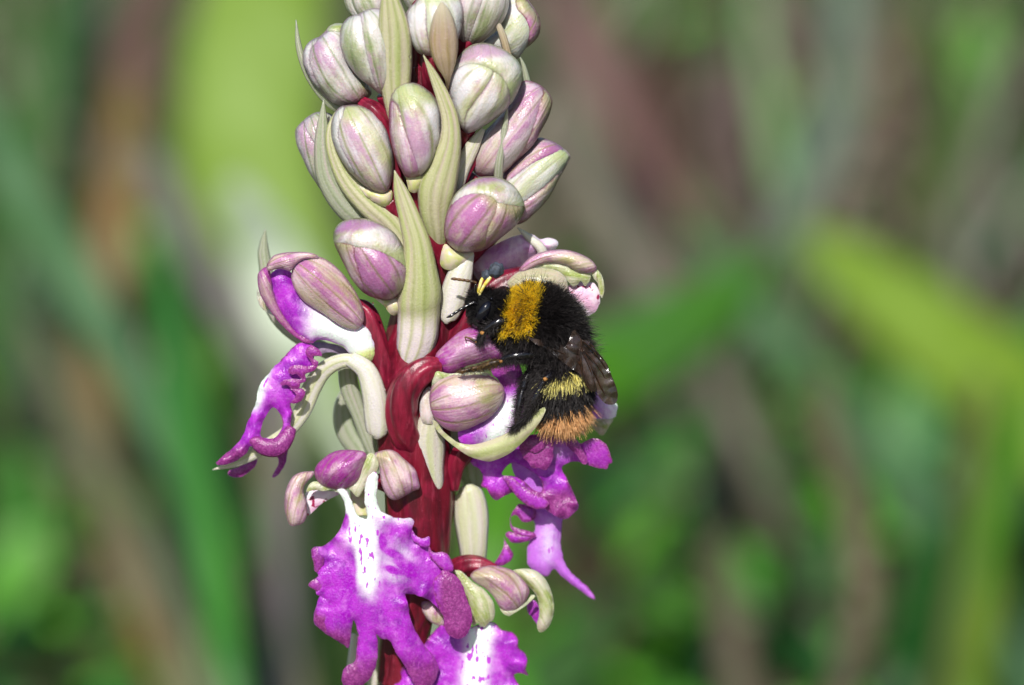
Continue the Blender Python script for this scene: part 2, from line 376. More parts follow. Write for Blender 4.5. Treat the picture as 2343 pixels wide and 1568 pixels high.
def sheet(name, outline, mat, parent=None, root=None, z=0, grad=(0, 0), dome=12, dm=None, thick=6, axis=None, ruf=None, holes=(), step=7.0, rmask=None, mask=None, zf=None, bend=None, sharp=False, pz=None, puff=0, full_back=None):
    """petal traced as an outline at its own distance: closed, domed, with ruffled edges"""
    thin = mat.name.startswith('lip')
    if thin and dm is not None: dome *= .62; thick *= .5
    elif thin: dome *= .75; thick *= .5
    ol = smooth_outline(outline, step*.8) if not sharp else np.array(outline, float)
    if thin:
        jr = np.random.default_rng(len(ol)); jn = jr.normal(size=(len(ol), 2)); ol = ol+.5*(jn+np.roll(jn, 1, 0))*.8
    hs = [smooth_outline(h, step*.8) for h in holes]
    mn, mx = ol.min(0), ol.max(0)
    gx, gy = np.meshgrid(np.arange(mn[0], mx[0], step), np.arange(mn[1], mx[1], step*.87))
    gx = gx + (np.arange(gx.shape[0]) % 2)[:, None]*step*.5
    g = np.stack([gx.ravel(), gy.ravel()], 1); g = g[inside(g, ol)]
    loops = [ol]+hs
    d = np.min([seg_dist(g, l)[0] for l in loops], 0); g = g[d > step*.55]
    for h in hs: g = g[~inside(g, h)]
    pts = [Vector(p) for l in loops for p in l]+[Vector(p) for p in g]
    edges = []; k = 0
    for l in loops:
        edges += [(k+i, k+(i+1) % len(l)) for i in range(len(l))]; k += len(l)
    nb = k
    vs, es, fs, *_ = delaunay_2d_cdt(pts, edges, [], 0, 1e-4)
    q = np.array([[v.x, v.y] for v in vs]); F = np.array([f for f in fs])
    cen = q[F].mean(1); ok = inside(cen, ol)
    for h in hs: ok &= ~inside(cen, h)
    F = F[ok]
    # wind every triangle the same way (towards the viewer once y is flipped)
    a, b, c = q[F[:, 0]], q[F[:, 1]], q[F[:, 2]]
    cr_ = (b[:, 0]-a[:, 0])*(c[:, 1]-a[:, 1])-(b[:, 1]-a[:, 1])*(c[:, 0]-a[:, 0])
    F[cr_ > 0] = F[cr_ > 0][:, ::-1]
    used = np.unique(F); re = -np.ones(len(q), int); re[used] = np.arange(len(used)); q = q[used]; F = re[F]
    ds = [seg_dist(q, l) for l in loops]; dd = np.array([x[0] for x in ds]); w_ = dd.argmin(0)
    d = dd.min(0); arc = np.array([x[1] for x in ds])[w_, np.arange(len(q))]
    d[d < 1e-3] = 0
    cx, cy = (mn+mx)/2
    D = dm or max(d.max(), 1e-3)
    if dm is None: lift = dome*np.maximum(0, inflate(ol, hs)(q))**.62
    else: lift = dome*np.maximum(0, 1-(1-np.minimum(1, d/D))**2)**.85
    zz = z + grad[0]*(q[:, 0]-cx)+grad[1]*(q[:, 1]-cy) + lift + puff*(1-np.exp(-d/9))
    if pz is not None: zz = zz + pz(q)+1.6*np.sin(q[:, 0]*.09+z)*np.sin(q[:, 1]*.07+q[:, 0]*.03)
    if ruf: zz = zz + (rmask(q[:, 0], q[:, 1]) if rmask else 1)*ruf[0]*np.exp(-d/ruf[2])*np.sin(arc*2*math.pi/ruf[1]+.9*np.sin(arc/ruf[1]*1.7))
    if zf is not None: zz = zz + zf(q[:, 0], q[:, 1])
    # u,v
    if axis is None: axis = ((cx, mn[1]), (cx, mx[1]))
    a0, a1 = np.array(axis[0], float), np.array(axis[1], float); al = np.linalg.norm(a1-a0); ad = (a1-a0)/al; pd = np.array([-ad[1], ad[0]])
    v = ((q-a0)@ad)/al; pu = (q-a0)@pd
    hw = max(np.abs(pu).max(), 1)
    u = .5+.5*pu/(hw*np.sqrt(np.maximum(.10, 1-(2*np.clip(v, 0, 1)-1)**2)))
    mk = None
    if mask is not None: mk = np.array([mask(x, y, e, uu, v_) for (x, y), e, uu, v_ in zip(q, d, u, v)], float)
    L3 = np.stack([q[:, 0]-1171, 784-q[:, 1], zz], 1)
    back = L3.copy(); inner = d > 0
    tt = thick*np.minimum(1, np.sqrt(d/8)); back[:, 2] -= tt
    n = len(L3); idx = n+np.arange(n); inner = np.ones(n, bool)
    back[d <= 0, 2] -= .6
    if full_back is not None: back[:, 2] = L3[:, 2] - full_back*(zz-z) - .6
    V = np.vstack([L3, back])
    F2 = idx[F][:, ::-1]
    uv = np.stack([u, v], 1); uv = np.vstack([uv, uv[inner]])
    if mk is not None: mk = np.vstack([mk, mk[inner]])
    ed = np.repeat(np.exp(-d/4.0)[None], 2, 0).ravel()[:, None]*np.ones((1, 3))
    return link(name, V, [tuple(map(int, f)) for f in F]+[tuple(map(int, f)) for f in F2 if len(set(f)) == 3], mat, parent, root, uv, mk, col=ed)

def Cx(k, pts):
    ox, oy, f = {1: (605, 0, .3098), 2: (544.5, 423.5, .3098), 3: (907.3, 544.4, .3086), 4: (423.4, 725.8, .3098), 5: (604.9, 998, .3635),
                 6: (907.3, 0, .216), 7: (967.8, 846.8, .3472), 8: (423.4, 725.8, .2507), 9: (998, 592.7, .27), 10: (786.3, 786.3, .3473)}[k]
    return [(ox+f*p[0], oy+f*p[1], *p[2:]) for p in pts]

def tag(o, label=None, cat=None, group=None, kind=None):
    if label: o['label'] = label
    if cat: o['category'] = cat
    if group: o['group'] = group
    if kind: o['kind'] = kind
    return o

# ================================================================== ground and its cover
def ground():
    m = M('ground_soil', .9, .2)
    n1 = m.n('TexNoise', {'Vector': m.obj(), 'Scale': 14.0, 'Detail': 5.0}).outputs['Fac']
    n2 = m.n('TexNoise', {'Vector': m.obj(), 'Scale': 5.0, 'Detail': 2.0}).outputs['Fac']
    c = m.mix(m.ramp(n1, .35, .65), hx('#3c3226'), hx('#6c5f4c'))
    c = m.mix(m.math('MULTIPLY', m.ramp(n2, .45, .6), .8), c, hx('#3f5526'))
    m.col(c); m.b.inputs['Normal']
    x = m.n('Bump', {'Strength': .6, 'Distance': .004, 'Height': n1}); m.t.links.new(x.outputs[0], m.b.inputs['Normal'])
    n = 90; xs = np.concatenate([-np.geomspace(60, .8, 14), np.linspace(-.7, .7, 40), np.geomspace(.8, 60, 14)])
    ys = np.concatenate([-np.geomspace(40, .5, 10), np.linspace(-.4, 3.2, 90), np.geomspace(3.4, 120, 14)])
    X, Y = np.meshgrid(xs, ys); Z = .006*np.sin(X*17+3*np.sin(Y*7))+.006*np.sin(Y*13+X*5)
    V = np.stack([X.ravel(), Y.ravel(), Z.ravel()-.008], 1); nu = len(xs); F = [(i*nu+j, i*nu+j+1, (i+1)*nu+j+1, (i+1)*nu+j) for i in range(len(ys)-1) for j in range(nu-1)]
    o = link('ground', V, F, m.m, world=True); tag(o, kind='structure')
ground()

def leaf_scatter(name, n, colors, ysp, size, h, seed, upright=.35, xs=.36):
    r = np.random.default_rng(seed); Vs = []; Fs = []; Cs = []
    y = r.uniform(ysp[0], ysp[1], n); x = r.uniform(-1, 1, n)*(xs+y*.42)
    for i in range(n):
        L = r.uniform(*size); wd = L*r.uniform(.10, .34); az = r.uniform(0, 6.283)
        up = r.uniform(.0, upright) + (r.random() < .25)*.5
        d = np.array([math.cos(az)*math.cos(up), math.sin(az)*math.cos(up), math.sin(up)]); s = np.array([-math.sin(az), math.cos(az), r.uniform(-.5, .5)])
        p = np.array([x[i], y[i], r.uniform(0, h)]); b = len(Vs)
        for t, ww in ((0, .25), (.35, 1), (.7, .85), (1, .06)):
            c = p+d*L*t+np.array([0, 0, -L*.25*t*t+L*.1*t])
            Vs += [c-s*wd*ww, c+np.array([0, 0, -wd*.25*ww]), c+s*wd*ww]
        for k in range(3):
            q = b+3*k; Fs += [(q, q+1, q+4, q+3), (q+1, q+2, q+5, q+4)]
        cc = np.array(hx(colors[r.integers(len(colors))])[:3])*r.uniform(.3, .82); Cs += [cc]*12
    m = M(name+'_leaf', .5, .35); m.col(m.attr('col').outputs['Color'])
    o = link(name, np.array(Vs), Fs, m.m, world=True, col=np.array(Cs)); return o
tag(leaf_scatter('leaf_litter', 5800, ['#8b7a62', '#9c8874', '#7a6252', '#a4907f', '#6a5c48', '#aca088', '#8f7674'], (.6, 3.6), (.012, .05), .004, 3, .25), kind='stuff')
tag(leaf_scatter('ground_cover', 4200, ['#58902a', '#3f7c24', '#66a236', '#3c783c', '#6f9c40', '#2c5c1c'], (.6, 3.4), (.015, .06), .02, 5, .8), kind='stuff')
tag(leaf_scatter('low_clover', 2200, ['#58a020', '#3f8c20', '#66b430', '#2c7434'], (.62, 1.35), (.012, .03), .03, 9, .9, .0), kind='stuff')

def grass(name, n, seed, yr, L, wd, cols_l, cols_r):
    r = np.random.default_rng(seed); Vs = []; Fs = []; Cs = []
    for i in range(n):
        y = r.uniform(*yr); x = r.uniform(-1, 1)*(.32+.40*y); f = math.sin(x*9+y*3)*.5+math.sin(x*23-y*7)*.5
        cols = cols_r if (f+r.normal()*.5 > 0) else cols_l
        l = r.uniform(*L); w_ = r.uniform(*wd); lean = r.normal(0, .38); fw = r.normal(0, .3); bend = r.normal(0, .35); b = len(Vs); az = r.normal(0, .5)
        sx = np.array([math.cos(az), math.sin(az), 0])
        for t in (0, .25, .5, .75, 1):
            c = np.array([x+lean*l*t+bend*l*t*t, y+fw*l*t, -.01+l*t*(1-.25*abs(bend)*t)]); ww = w_*(1-t**2*.92)
            Vs += [c-sx*ww, c+np.array([0, -.2*ww, 0]), c+sx*ww]
        for k in range(4):
            q = b+3*k; Fs += [(q, q+1, q+4, q+3), (q+1, q+2, q+5, q+4)]
        cc = np.array(hx(cols[r.integers(len(cols))])[:3])*r.uniform(.28, .82); Cs += [cc]*15
    m = M(name+'_blade', .5, .3); m.col(m.attr('col').outputs['Color'])
    return link(name, np.array(Vs), Fs, m.m, world=True, col=np.array(Cs))
tag(grass('grass', 1450, 21, (1.15, 3.0), (.06, .26), (.0018, .006), ['#7f7264', '#8f8274', '#6f5c52', '#94887c', '#5f5244', '#7c6a68'], ['#5a8034', '#4a7830', '#6c8c4a', '#3a642c', '#748468', '#54863f']), kind='stuff')
tag(grass('fine_grass', 600, 22, (.98, 1.35), (.03, .12), (.0012, .004), ['#8a7c68', '#6a5a48', '#7c7058'], ['#4c7a30', '#3c6a30', '#5c8448', '#4a7444']), kind='stuff')

# ================================================================== blurred plants behind
LEAFM = {}
def leafm(c, c2=None, rough=.45):
    k = (c, c2)
    if k in LEAFM: return LEAFM[k]
    m = M('leaf_'+c.strip('#'), rough, .35)
    n = m.n('TexNoise', {'Vector': m.obj(), 'Scale': 45.0, 'Detail': 3.0}).outputs['Fac']
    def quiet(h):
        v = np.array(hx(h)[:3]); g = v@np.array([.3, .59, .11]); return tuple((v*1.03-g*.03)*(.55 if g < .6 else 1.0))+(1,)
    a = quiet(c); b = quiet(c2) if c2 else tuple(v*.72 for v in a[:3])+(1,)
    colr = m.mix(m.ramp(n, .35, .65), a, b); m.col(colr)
    tr = m.n('BsdfTranslucent', {'Color': colr}); mx = m.n('MixShader', {0: .22, 1: m.b.outputs[0], 2: tr.outputs[0]})
    m.t.links.new(mx.outputs[0], m.t.nodes['Material Output'].inputs['Surface'])
    LEAFM[k] = m.m; return m.m
ALB = 1.0
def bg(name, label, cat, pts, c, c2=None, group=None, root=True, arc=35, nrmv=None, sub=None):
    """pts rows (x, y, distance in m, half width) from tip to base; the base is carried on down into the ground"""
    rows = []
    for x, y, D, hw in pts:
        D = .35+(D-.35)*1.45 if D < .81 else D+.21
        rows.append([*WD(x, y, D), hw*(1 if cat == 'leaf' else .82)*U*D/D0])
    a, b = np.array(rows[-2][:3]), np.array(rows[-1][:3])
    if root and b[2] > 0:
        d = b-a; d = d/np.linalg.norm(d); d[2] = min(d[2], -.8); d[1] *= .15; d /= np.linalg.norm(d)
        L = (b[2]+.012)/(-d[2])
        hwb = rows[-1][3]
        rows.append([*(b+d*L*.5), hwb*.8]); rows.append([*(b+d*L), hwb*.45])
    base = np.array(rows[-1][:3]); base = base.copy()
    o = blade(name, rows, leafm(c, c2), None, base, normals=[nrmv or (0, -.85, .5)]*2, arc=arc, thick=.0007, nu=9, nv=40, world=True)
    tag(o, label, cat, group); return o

BG = [
 # left of the spike
 ('broad_leaf', 'broad bright yellow-green leaf standing upright behind the upper buds', 'leaf', [(640,-260,.78,90),(610,-60,.77,150),(575,200,.76,175),(590,460,.75,165),(690,800,.74,150),(780,1200,.73,120),(820,1600,.72,80)], '#98bc48', '#aed06c'),
 ('glare_leaf', 'glossy leaf with its sun glare painted whitish, behind the half-open flower with the purple lip', 'leaf', [(530,410,.68,20),(580,505,.675,58),(628,615,.67,84),(672,740,.665,78),(740,900,.66,30)], '#cfdac2', '#b4c6a8'),  # sun's reflection on a glossy leaf, painted as whitish leaf colour
 ('grey_blade', 'mauve grey dry blade slanting down behind the purple lip on the left', 'grass blade', [(330,330,.74,30),(400,470,.72,52),(480,620,.70,58),(570,770,.68,55),(640,960,.66,50),(640,1250,.64,44),(650,1600,.62,40)], '#a89c9c', '#8f9080'),
 ('glaucous_blade', 'wide blue-green blade slanting from the edge behind the brown stalk', 'grass blade', [(-90,180,.68,40),(30,400,.66,62),(130,560,.65,66),(220,720,.64,60),(320,900,.62,52),(470,1200,.60,46),(560,1600,.58,40)], '#7aa474', '#64905e'),
 ('dry_leaf', 'upright ochre and tan dead leaf between the blue-green and mauve blades', 'dead leaf', [(290,170,.84,30),(275,330,.83,60),(258,520,.82,66),(232,720,.81,60),(218,900,.80,55),(240,1100,.78,45),(300,1350,.76,30)], '#a07c40', '#94825e'),
 ('dry_leaf', 'dusky pink dead leaf high above the ochre leaf', 'dead leaf', [(380,-220,1.3,60),(350,-60,1.28,85),(300,110,1.26,80),(285,260,1.24,50),(280,330,1.22,30)], '#8f6a66', '#7d6258'),
 ('green_blade', 'mid green blade standing in the upper left corner', 'grass blade', [(130,-60,.95,30),(110,100,.93,50),(100,260,.92,52),(60,420,.90,44),(20,620,.88,30)], '#5c8a46'),
 ('dark_blade', 'dark bluish green blade beside the dusky pink dead leaf', 'grass blade', [(230,-120,1.0,40),(205,40,1.0,48),(190,180,.98,44),(200,400,.96,40),(215,600,.94,30)], '#2f6038', '#2f4f34'),
 ('green_blade', 'fresh green blade standing upright behind the hanging purple lip', 'grass blade', [(370,560,.62,15),(385,720,.61,42),(410,900,.60,56),(450,1100,.59,56),(500,1350,.58,50),(540,1650,.57,40)], '#56a440', '#489040'),
 ('green_blade', 'yellowish green blade just beside the tip of the hanging purple lip', 'grass blade', [(470,720,.66,15),(490,880,.65,40),(505,1050,.64,42),(525,1250,.63,36),(560,1600,.62,30)], '#5f9a30', '#6fa048'),
 ('tan_stalk', 'straw coloured stalk leaning from the edge towards the bottom corner', 'dry stalk', [(60,720,.78,20),(150,900,.77,42),(250,1110,.76,48),(360,1350,.75,48),(470,1640,.74,44)], '#8a8462', '#76785a'),
 ('tan_stalk', 'olive stalk leaning parallel beneath the straw coloured one', 'dry stalk', [(110,1050,.9,30),(200,1220,.89,38),(290,1380,.88,38),(420,1640,.87,36)], '#7a6a4a', '#6a6440'),
 ('dry_leaf', 'purplish dead leaf low by the edge of the picture', 'dead leaf', [(-10,820,1.0,40),(30,1000,.98,60),(60,1180,.96,66),(110,1400,.94,60),(140,1640,.92,50)], '#6b5254', '#5f4a4c'),
 ('grey_blade', 'grey-green blade behind the yellow-edged tan stalks at lower left', 'grass blade', [(430,1000,1.0,30),(440,1150,.98,52),(450,1280,.96,56),(500,1450,.94,44),(560,1650,.92,40)], '#48604e', '#44564c'),
 ('tan_stalk', 'pale grey-tan stalk standing close to the lower purple lip', 'dry stalk', [(590,940,.66,20),(602,1100,.65,38),(625,1280,.64,42),(660,1450,.63,42),(700,1660,.62,40)], '#8c8a64', '#8f8c74'),
 ('green_blade', 'leaf green blade running down behind the lower purple lip', 'grass blade', [(660,880,.7,20),(668,1080,.69,44),(700,1300,.68,48),(740,1600,.67,44)], '#5a9a24', '#4a8a24'),
 ('green_blade', 'deep green blade crossing under the straw stalk near the bottom', 'grass blade', [(330,1060,.84,20),(400,1250,.83,40),(480,1420,.82,44),(560,1640,.81,40)], '#2f6a2c', '#2c5a34'),
 ('grey_blade', 'dull blue-grey blade by the edge below the wide blue-green one', 'grass blade', [(20,640,.95,30),(70,760,.94,60),(110,880,.93,56),(150,1040,.92,30)], '#506850', '#58705c'),
 # right of the spike
 ('dry_leaf', 'pinkish dead leaf slanting down from the top beside the white bud', 'dead leaf', [(1240,-160,1.05,40),(1300,0,1.04,64),(1350,130,1.03,62),(1420,260,1.02,50),(1500,400,1.0,40),(1560,520,.98,20)], '#9c7472', '#8a6a62'),
 ('grey_blade', 'pale beige blade slanting behind the pink bud tips', 'grass blade', [(1290,180,.88,20),(1320,330,.87,44),(1390,490,.86,52),(1480,620,.85,50),(1580,760,.84,40),(1700,1000,.82,30)], '#94907c', '#847c6c'),
 ('dry_leaf', 'dark reddish brown dead leaf hanging in the middle of the right side', 'dead leaf', [(1480,100,1.4,60),(1520,250,1.38,86),(1580,380,1.36,80),(1620,500,1.34,30)], '#6b4c40', '#5c463a'),
 ('dry_leaf', 'upright mauve dead leaf beside the dark reddish brown one', 'dead leaf', [(1680,120,1.2,20),(1690,260,1.19,42),(1700,380,1.18,50),(1710,520,1.17,44),(1720,640,1.16,26)], '#7f6462', '#7c6a5c'),
 ('grey_blade', 'pale grey-green blade dropping from the top edge above the mauve leaf', 'grass blade', [(1930,-160,1.0,40),(1945,20,1.0,54),(1940,180,.99,56),(1880,350,.98,52),(1800,500,.97,48),(1740,620,.96,30)], '#869480', '#74907a'),
 ('dry_leaf', 'light brown dead leaf between the grey-green blade and the corner', 'dead leaf', [(2010,40,1.3,30),(2040,150,1.3,60),(2060,280,1.28,56),(2080,400,1.26,30)], '#8a705c', '#7c6c58'),
 ('green_blade', 'olive green blade in the upper right corner', 'grass blade', [(2100,-140,1.1,40),(2120,40,1.1,60),(2160,200,1.08,62),(2180,360,1.06,50),(2160,560,1.04,40)], '#5f7c34', '#4f6e34'),
 ('tan_stalk', 'thin pale stalk curving down along the edge above the big yellow-green leaf', 'dry stalk', [(2330,60,.92,14),(2290,220,.91,22),(2240,380,.9,28),(2190,500,.89,28),(2200,620,.88,24),(2215,760,.87,18)], '#9a8c80', '#8f8a80'),
 ('dark_blade', 'dark green blade behind the thin pale stalk', 'grass blade', [(2330,300,1.2,30),(2300,480,1.18,50),(2290,620,1.16,50),(2320,760,1.14,40)], '#2f4f24', '#2c4a2c'),
 ('broad_leaf', 'big yellow-green leaf slanting down to the edge, wider than its neighbours', 'leaf', [(1850,520,.82,20),(1920,580,.81,70),(2050,680,.80,104),(2190,790,.79,120),(2340,900,.78,125),(2520,1080,.77,115),(2640,1400,.76,80)], '#8ab030', '#a0c450'),
 ('broad_leaf', 'broad grass-green leaf lying across behind the bee', 'leaf', [(1780,560,.74,10),(1690,640,.72,60),(1560,730,.70,104),(1420,810,.68,116),(1290,880,.67,100),(1180,1000,.66,80),(1120,1300,.64,60)], '#5ca418', '#68a83c'),
 ('glaucous_blade', 'long blue-green blade running down across the right side', 'grass blade', [(1560,520,.80,20),(1660,620,.79,46),(1780,760,.78,50),(1890,880,.77,50),(1990,1010,.75,50),(2110,1170,.73,54),(2230,1350,.71,50),(2380,1620,.68,46)], '#649458', '#6c9668'),
 ('tan_stalk', 'brownish flattened stalk with a kink near the lower right', 'dry stalk', [(1880,860,.62,18),(1905,990,.61,40),(1945,1130,.60,46),(1975,1290,.59,48),(1978,1400,.59,46),(1935,1540,.58,46),(1900,1680,.57,44)], '#8a7a60', '#7a7458'),
 ('tan_stalk', 'short greyish stalk midway between the flower and the kinked stalk', 'dry stalk', [(1610,980,.76,18),(1630,1100,.75,40),(1645,1230,.74,44),(1655,1340,.73,46),(1680,1460,.72,44),(1700,1660,.71,40)], '#7c765c', '#8a7c68'),
 ('green_blade', 'olive-tan blade standing beneath the big yellow-green leaf', 'grass blade', [(2250,860,.72,20),(2235,960,.71,34),(2212,1110,.70,40),(2195,1280,.69,42),(2160,1500,.68,42),(2140,1680,.67,40)], '#7a8044', '#6f7a48'),
 ('green_blade', 'bright green blade rising along the right edge', 'grass blade', [(2360,880,.72,30),(2320,1000,.71,56),(2290,1130,.70,56),(2250,1300,.69,46),(2220,1500,.68,40),(2200,1680,.67,36)], '#5c9c22', '#6ca038'),
 ('dark_blade', 'deep green blade rising from the bottom edge beside the kinked stalk', 'grass blade', [(2200,1120,.70,12),(2160,1240,.69,40),(2110,1400,.68,60),(2060,1600,.67,64)], '#1f5a14', '#2c6a22'),
 ('green_blade', 'lime green blade in the bottom right corner', 'grass blade', [(2290,1260,.66,10),(2270,1380,.65,36),(2240,1500,.64,50),(2220,1660,.63,50)], '#86a02c', '#6c9a30'),
 ('dark_blade', 'nearly black-green blade at the lower right edge', 'grass blade', [(2370,1080,.9,40),(2345,1240,.89,44),(2330,1400,.88,44),(2330,1640,.87,40)], '#16301a', '#1c3c24'),
 ('clover_leaf', 'rounded bright green leaf low between the flower and the greyish stalk', 'leaf', [(1520,1330,.82,20),(1510,1400,.82,62),(1500,1470,.81,66),(1490,1550,.80,30)], '#5c9c2c', '#4c8c2a'),
 ('clover_leaf', 'rounded pale green leaf beside the foot of the greyish stalk', 'leaf', [(1720,1340,.84,20),(1735,1400,.84,56),(1745,1470,.83,56),(1750,1550,.82,30)], '#7c9a5c', '#5c9060'),
 ('clover_leaf', 'rounded light green leaf hanging above the greyish stalk', 'leaf', [(1640,860,.9,20),(1615,940,.9,66),(1590,1020,.89,70),(1580,1110,.88,30)], '#5c9c46', '#4c8c3c'),
 ('clover_leaf', 'small green leaf in front of the dark gap right of the greyish stalk', 'leaf', [(1760,1180,.9,20),(1750,1240,.9,56),(1740,1300,.89,56),(1735,1380,.88,30)], '#4c8424', '#3c6c22'),
 ('clover_leaf', 'green leaf at the bottom edge right of the lowest flower', 'leaf', [(1290,1440,.8,20),(1300,1500,.8,70),(1320,1570,.79,80),(1330,1660,.78,50)], '#4c8c34', '#4f8f40'),
 ('dark_blade', 'dark sea-green blade behind the drooping purple lips', 'grass blade', [(1500,960,1.0,30),(1450,1090,.98,80),(1400,1250,.96,96),(1370,1400,.94,90),(1350,1640,.92,70)], '#2a5f3c', '#2c6a2c'),
]
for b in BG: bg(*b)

# ================================================================== the orchid
bw = to_world([P(915, 1580, 0), P(918, 1480, 0)]); sd_dir = (bw[0]-bw[1])/np.linalg.norm(bw[0]-bw[1]); sd_dir[2] = min(sd_dir[2], -.9)
ORG = bw[0]+sd_dir*(bw[0][2]/-sd_dir[2])
orchid = bpy.data.objects.new('orchid', None); orchid.location = ORG; sc.collection.objects.link(orchid); orchid.empty_display_size = .02
tag(orchid, 'giant orchid spike with dark red stem, pale pink-green buds and purple lips', 'orchid')
def part(fl, name, f, *a, **k): return f(name, *a, parent=fl, root=ORG, **k)
def OB(f, name, *a, parent=None, **k): return f(name, *a, parent=parent or orchid, root=ORG, **k)

# stem: visible spike, carried on down to the ground
sp = np.array([[*to_world([P(x, y, z)])[0], r*U] for x, y, z, r in
    [(985,-420,0,20),(985,-200,0,32),(982,60,0,42),(978,260,0,50),(975,450,0,54),(980,620,0,62),(962,800,-6,84),(950,960,-6,92),(960,1120,-8,82),(954,1280,-8,70),(930,1430,-8,58),(908,1580,-8,48)]])
b1 = sp[-1, :3]; low = [[*(b1+(ORG-b1)*t), .0026+.0016*t] for t in (.03, .09, .18, .3, .45, .62, .8, 1.02)]
dense = cr(sp, 150); tube('stem', np.vstack([dense, low]).tolist(), MT['stem'], orchid, ORG, seg=72, nv=330, ridges=9, ramp=.03, twist=4, world=True)

def bract(pts, mat='bract', **k):
    k['thick'] = k.get('thick', 6)*.6; return OB(blade, 'bract', pts, MT[mat], **k)
bract([(926,843,70,14),(940,818,84,38),(953,775,98,47),(957,730,106,48),(957,700,118,50),(959,665,126,50),(959,620,132,41),(954,560,138,32),(937,500,142,25),(917,440,144,17),(902,390,146,1)], 'bract_main', arc=52, thick=7, nv=54)
bract([(1003,575,40,16),(1000,530,70,28),(995,480,92,38),(1000,430,108,43),(1018,370,118,34),(1030,320,124,25),(1028,270,128,20),(1012,220,132,16),(990,170,134,10),(968,126,136,1)], arc=50, thick=7, nv=44)
bract([(905,300,60,12),(904,240,90,26),(904,190,108,36),(903,130,124,40),(901,70,136,36),(893,10,144,24),(884,-40,150,6)], arc=48, thick=7)
bract([(1020,235,20,6),(1024,192,120,5),(1020,150,156,24),(1015,110,168,33),(1014,70,172,31),(1012,30,174,19),(1010,2,174,1)], 'bract_tan', arc=60, thick=7)
bract([(985,350,0,6),(900,310,-10,11),(815,262,10,12),(765,243,16,11),(728,207,20,10),(700,160,22,9),(683,105,22,7),(677,46,20,1)], 'bract_grey', arc=80, thick=8, nu=9)
bract([(965,585,10,16),(910,560,10,22),(860,520,16,24),(812,490,30,30),(775,450,38,30),(748,400,42,26),(738,340,44,20),(738,285,44,13),(740,228,42,1)], 'bract_grey', arc=55, thick=6)
bract([(985,700,40,10),(945,650,40,10),(930,575,56,20),(893,515,62,27),(845,470,64,28),(796,415,60,24),(765,350,56,18),(758,300,52,13),(770,258,48,5)], 'bract', arc=45, thick=6, nv=44)
bract([(990,330,10,6),(1090,260,20,8),(1172,190,60,8),(1160,120,66,9),(1145,70,70,8),(1124,28,72,1)], 'bract_tan', arc=70, thick=6, nu=9)
bract([(1000,400,0,6),(1120,310,-20,8),(1215,240,-10,8),(1205,185,0,8),(1197,150,4,5),(1188,128,4,1)], 'bract_grey', arc=70, thick=5, nu=9)
bract([(1000,560,20,8),(1080,500,20,11),(1132,440,40,11),(1142,370,70,10),(1154,300,76,8),(1161,240,78,1)], 'bract_grey', arc=70, thick=6, nu=9)
bract([(1012,560,30,14),(1030,480,44,17),(1052,400,52,18),(1078,340,58,17),(1105,295,60,6)], 'bract_pale', arc=40, thick=6)
bract([(1020,742,66,5),(1022,732,74,18),(1030,710,80,26),(1040,670,84,32),(1056,620,82,27),(1076,578,74,10)], 'bract_cream', arc=45, thick=6)
bract([(1183,521,-10,1),(1210,545,-6,9),(1240,576,-4,12),(1230,630,-30,14),(1120,690,-40,14),(1010,730,-10,12)], 'bract_cream', arc=60, thick=5, nu=9)
bract([(607,524,-90,1),(603,560,-90,10),(606,600,-90,15),(632,720,-90,18),(740,800,-70,18),(930,860,-10,14)], 'bract_grey', arc=60, thick=5, nu=9)
# bract arching over beside the left flower, its tip below the hanging lip
bract([(862,1006,66,8),(863,994,76,24),(862,960,86,29),(856,905,94,28),(838,850,92,24),(800,820,84,18)], 'bract_cream', arc=50, thick=6)
bract([(862,905,78,10),(838,856,80,16),(808,828,76,16),(775,828,70,17),(738,850,60,20),(712,890,50,22),(692,940,44,20),(660,985,38,16),(622,1012,36,15),(575,1040,40,15),(530,1062,44,9),(486,1075,46,1)], 'bract_pale', arc=35, thick=6, nv=54)
bract([(792,835,10,20),(800,890,0,22),(822,950,-8,18),(845,1010,-14,18),(862,1060,-20,10)], 'bract_grey', arc=40, thick=5)
bract([(800,880,-120,10),(790,930,-124,26),(800,980,-124,34),(830,1030,-120,30),(850,1080,-110,16)], 'bract_grey', arc=30, thick=5)
bract([(991,1131,58,10),(990,1118,64,25),(986,1080,76,30),(980,1040,86,39),(978,1000,94,38),(985,962,98,26),(1000,935,96,8)], 'bract_pale', arc=55, thick=7)
bract([(1032,1060,20,20),(1030,1010,30,36),(1015,960,40,30)], 'bract_grey', arc=40, thick=5)
bract([(1085,1300,-20,10),(1084,1288,-16,27),(1082,1240,-4,34),(1078,1180,4,40),(1072,1130,4,34),(1066,1110,-4,16)], 'bract_pale', arc=50, thick=7)
bract([(1085,1120,-50,20),(1078,1060,-50,36),(1085,1010,-50,30)], 'bract_grey', arc=40, thick=5)
bract([(800,1580,-80,14),(806,1520,-60,12),(812,1450,-50,10)], 'bract_cream', arc=40, thick=4)
bract([(880,1640,-110,26),(865,1540,-110,28),(862,1440,-110,24)], 'bract_pale', arc=40, thick=5)
# big curved bract holding the central flower
OB(sheet, 'bract', Cx(7, [(62,330),(75,375),(110,420),(190,492),(300,567),(400,599),(460,599),(560,556),(640,492),(700,430),(770,342),(809,262),(801,243),(760,264),(680,325),(560,410),(440,462),(330,490),(240,480),(190,450),(130,400),(92,345)]),
   MT['bract'], z=112, grad=(.12, 0), dome=20, thick=9, axis=(Cx(7, [(60, 500)])[0], Cx(7, [(810, 230)])[0]), zf=lambda x, y: 40*((x-1100)/140)**2, step=6)

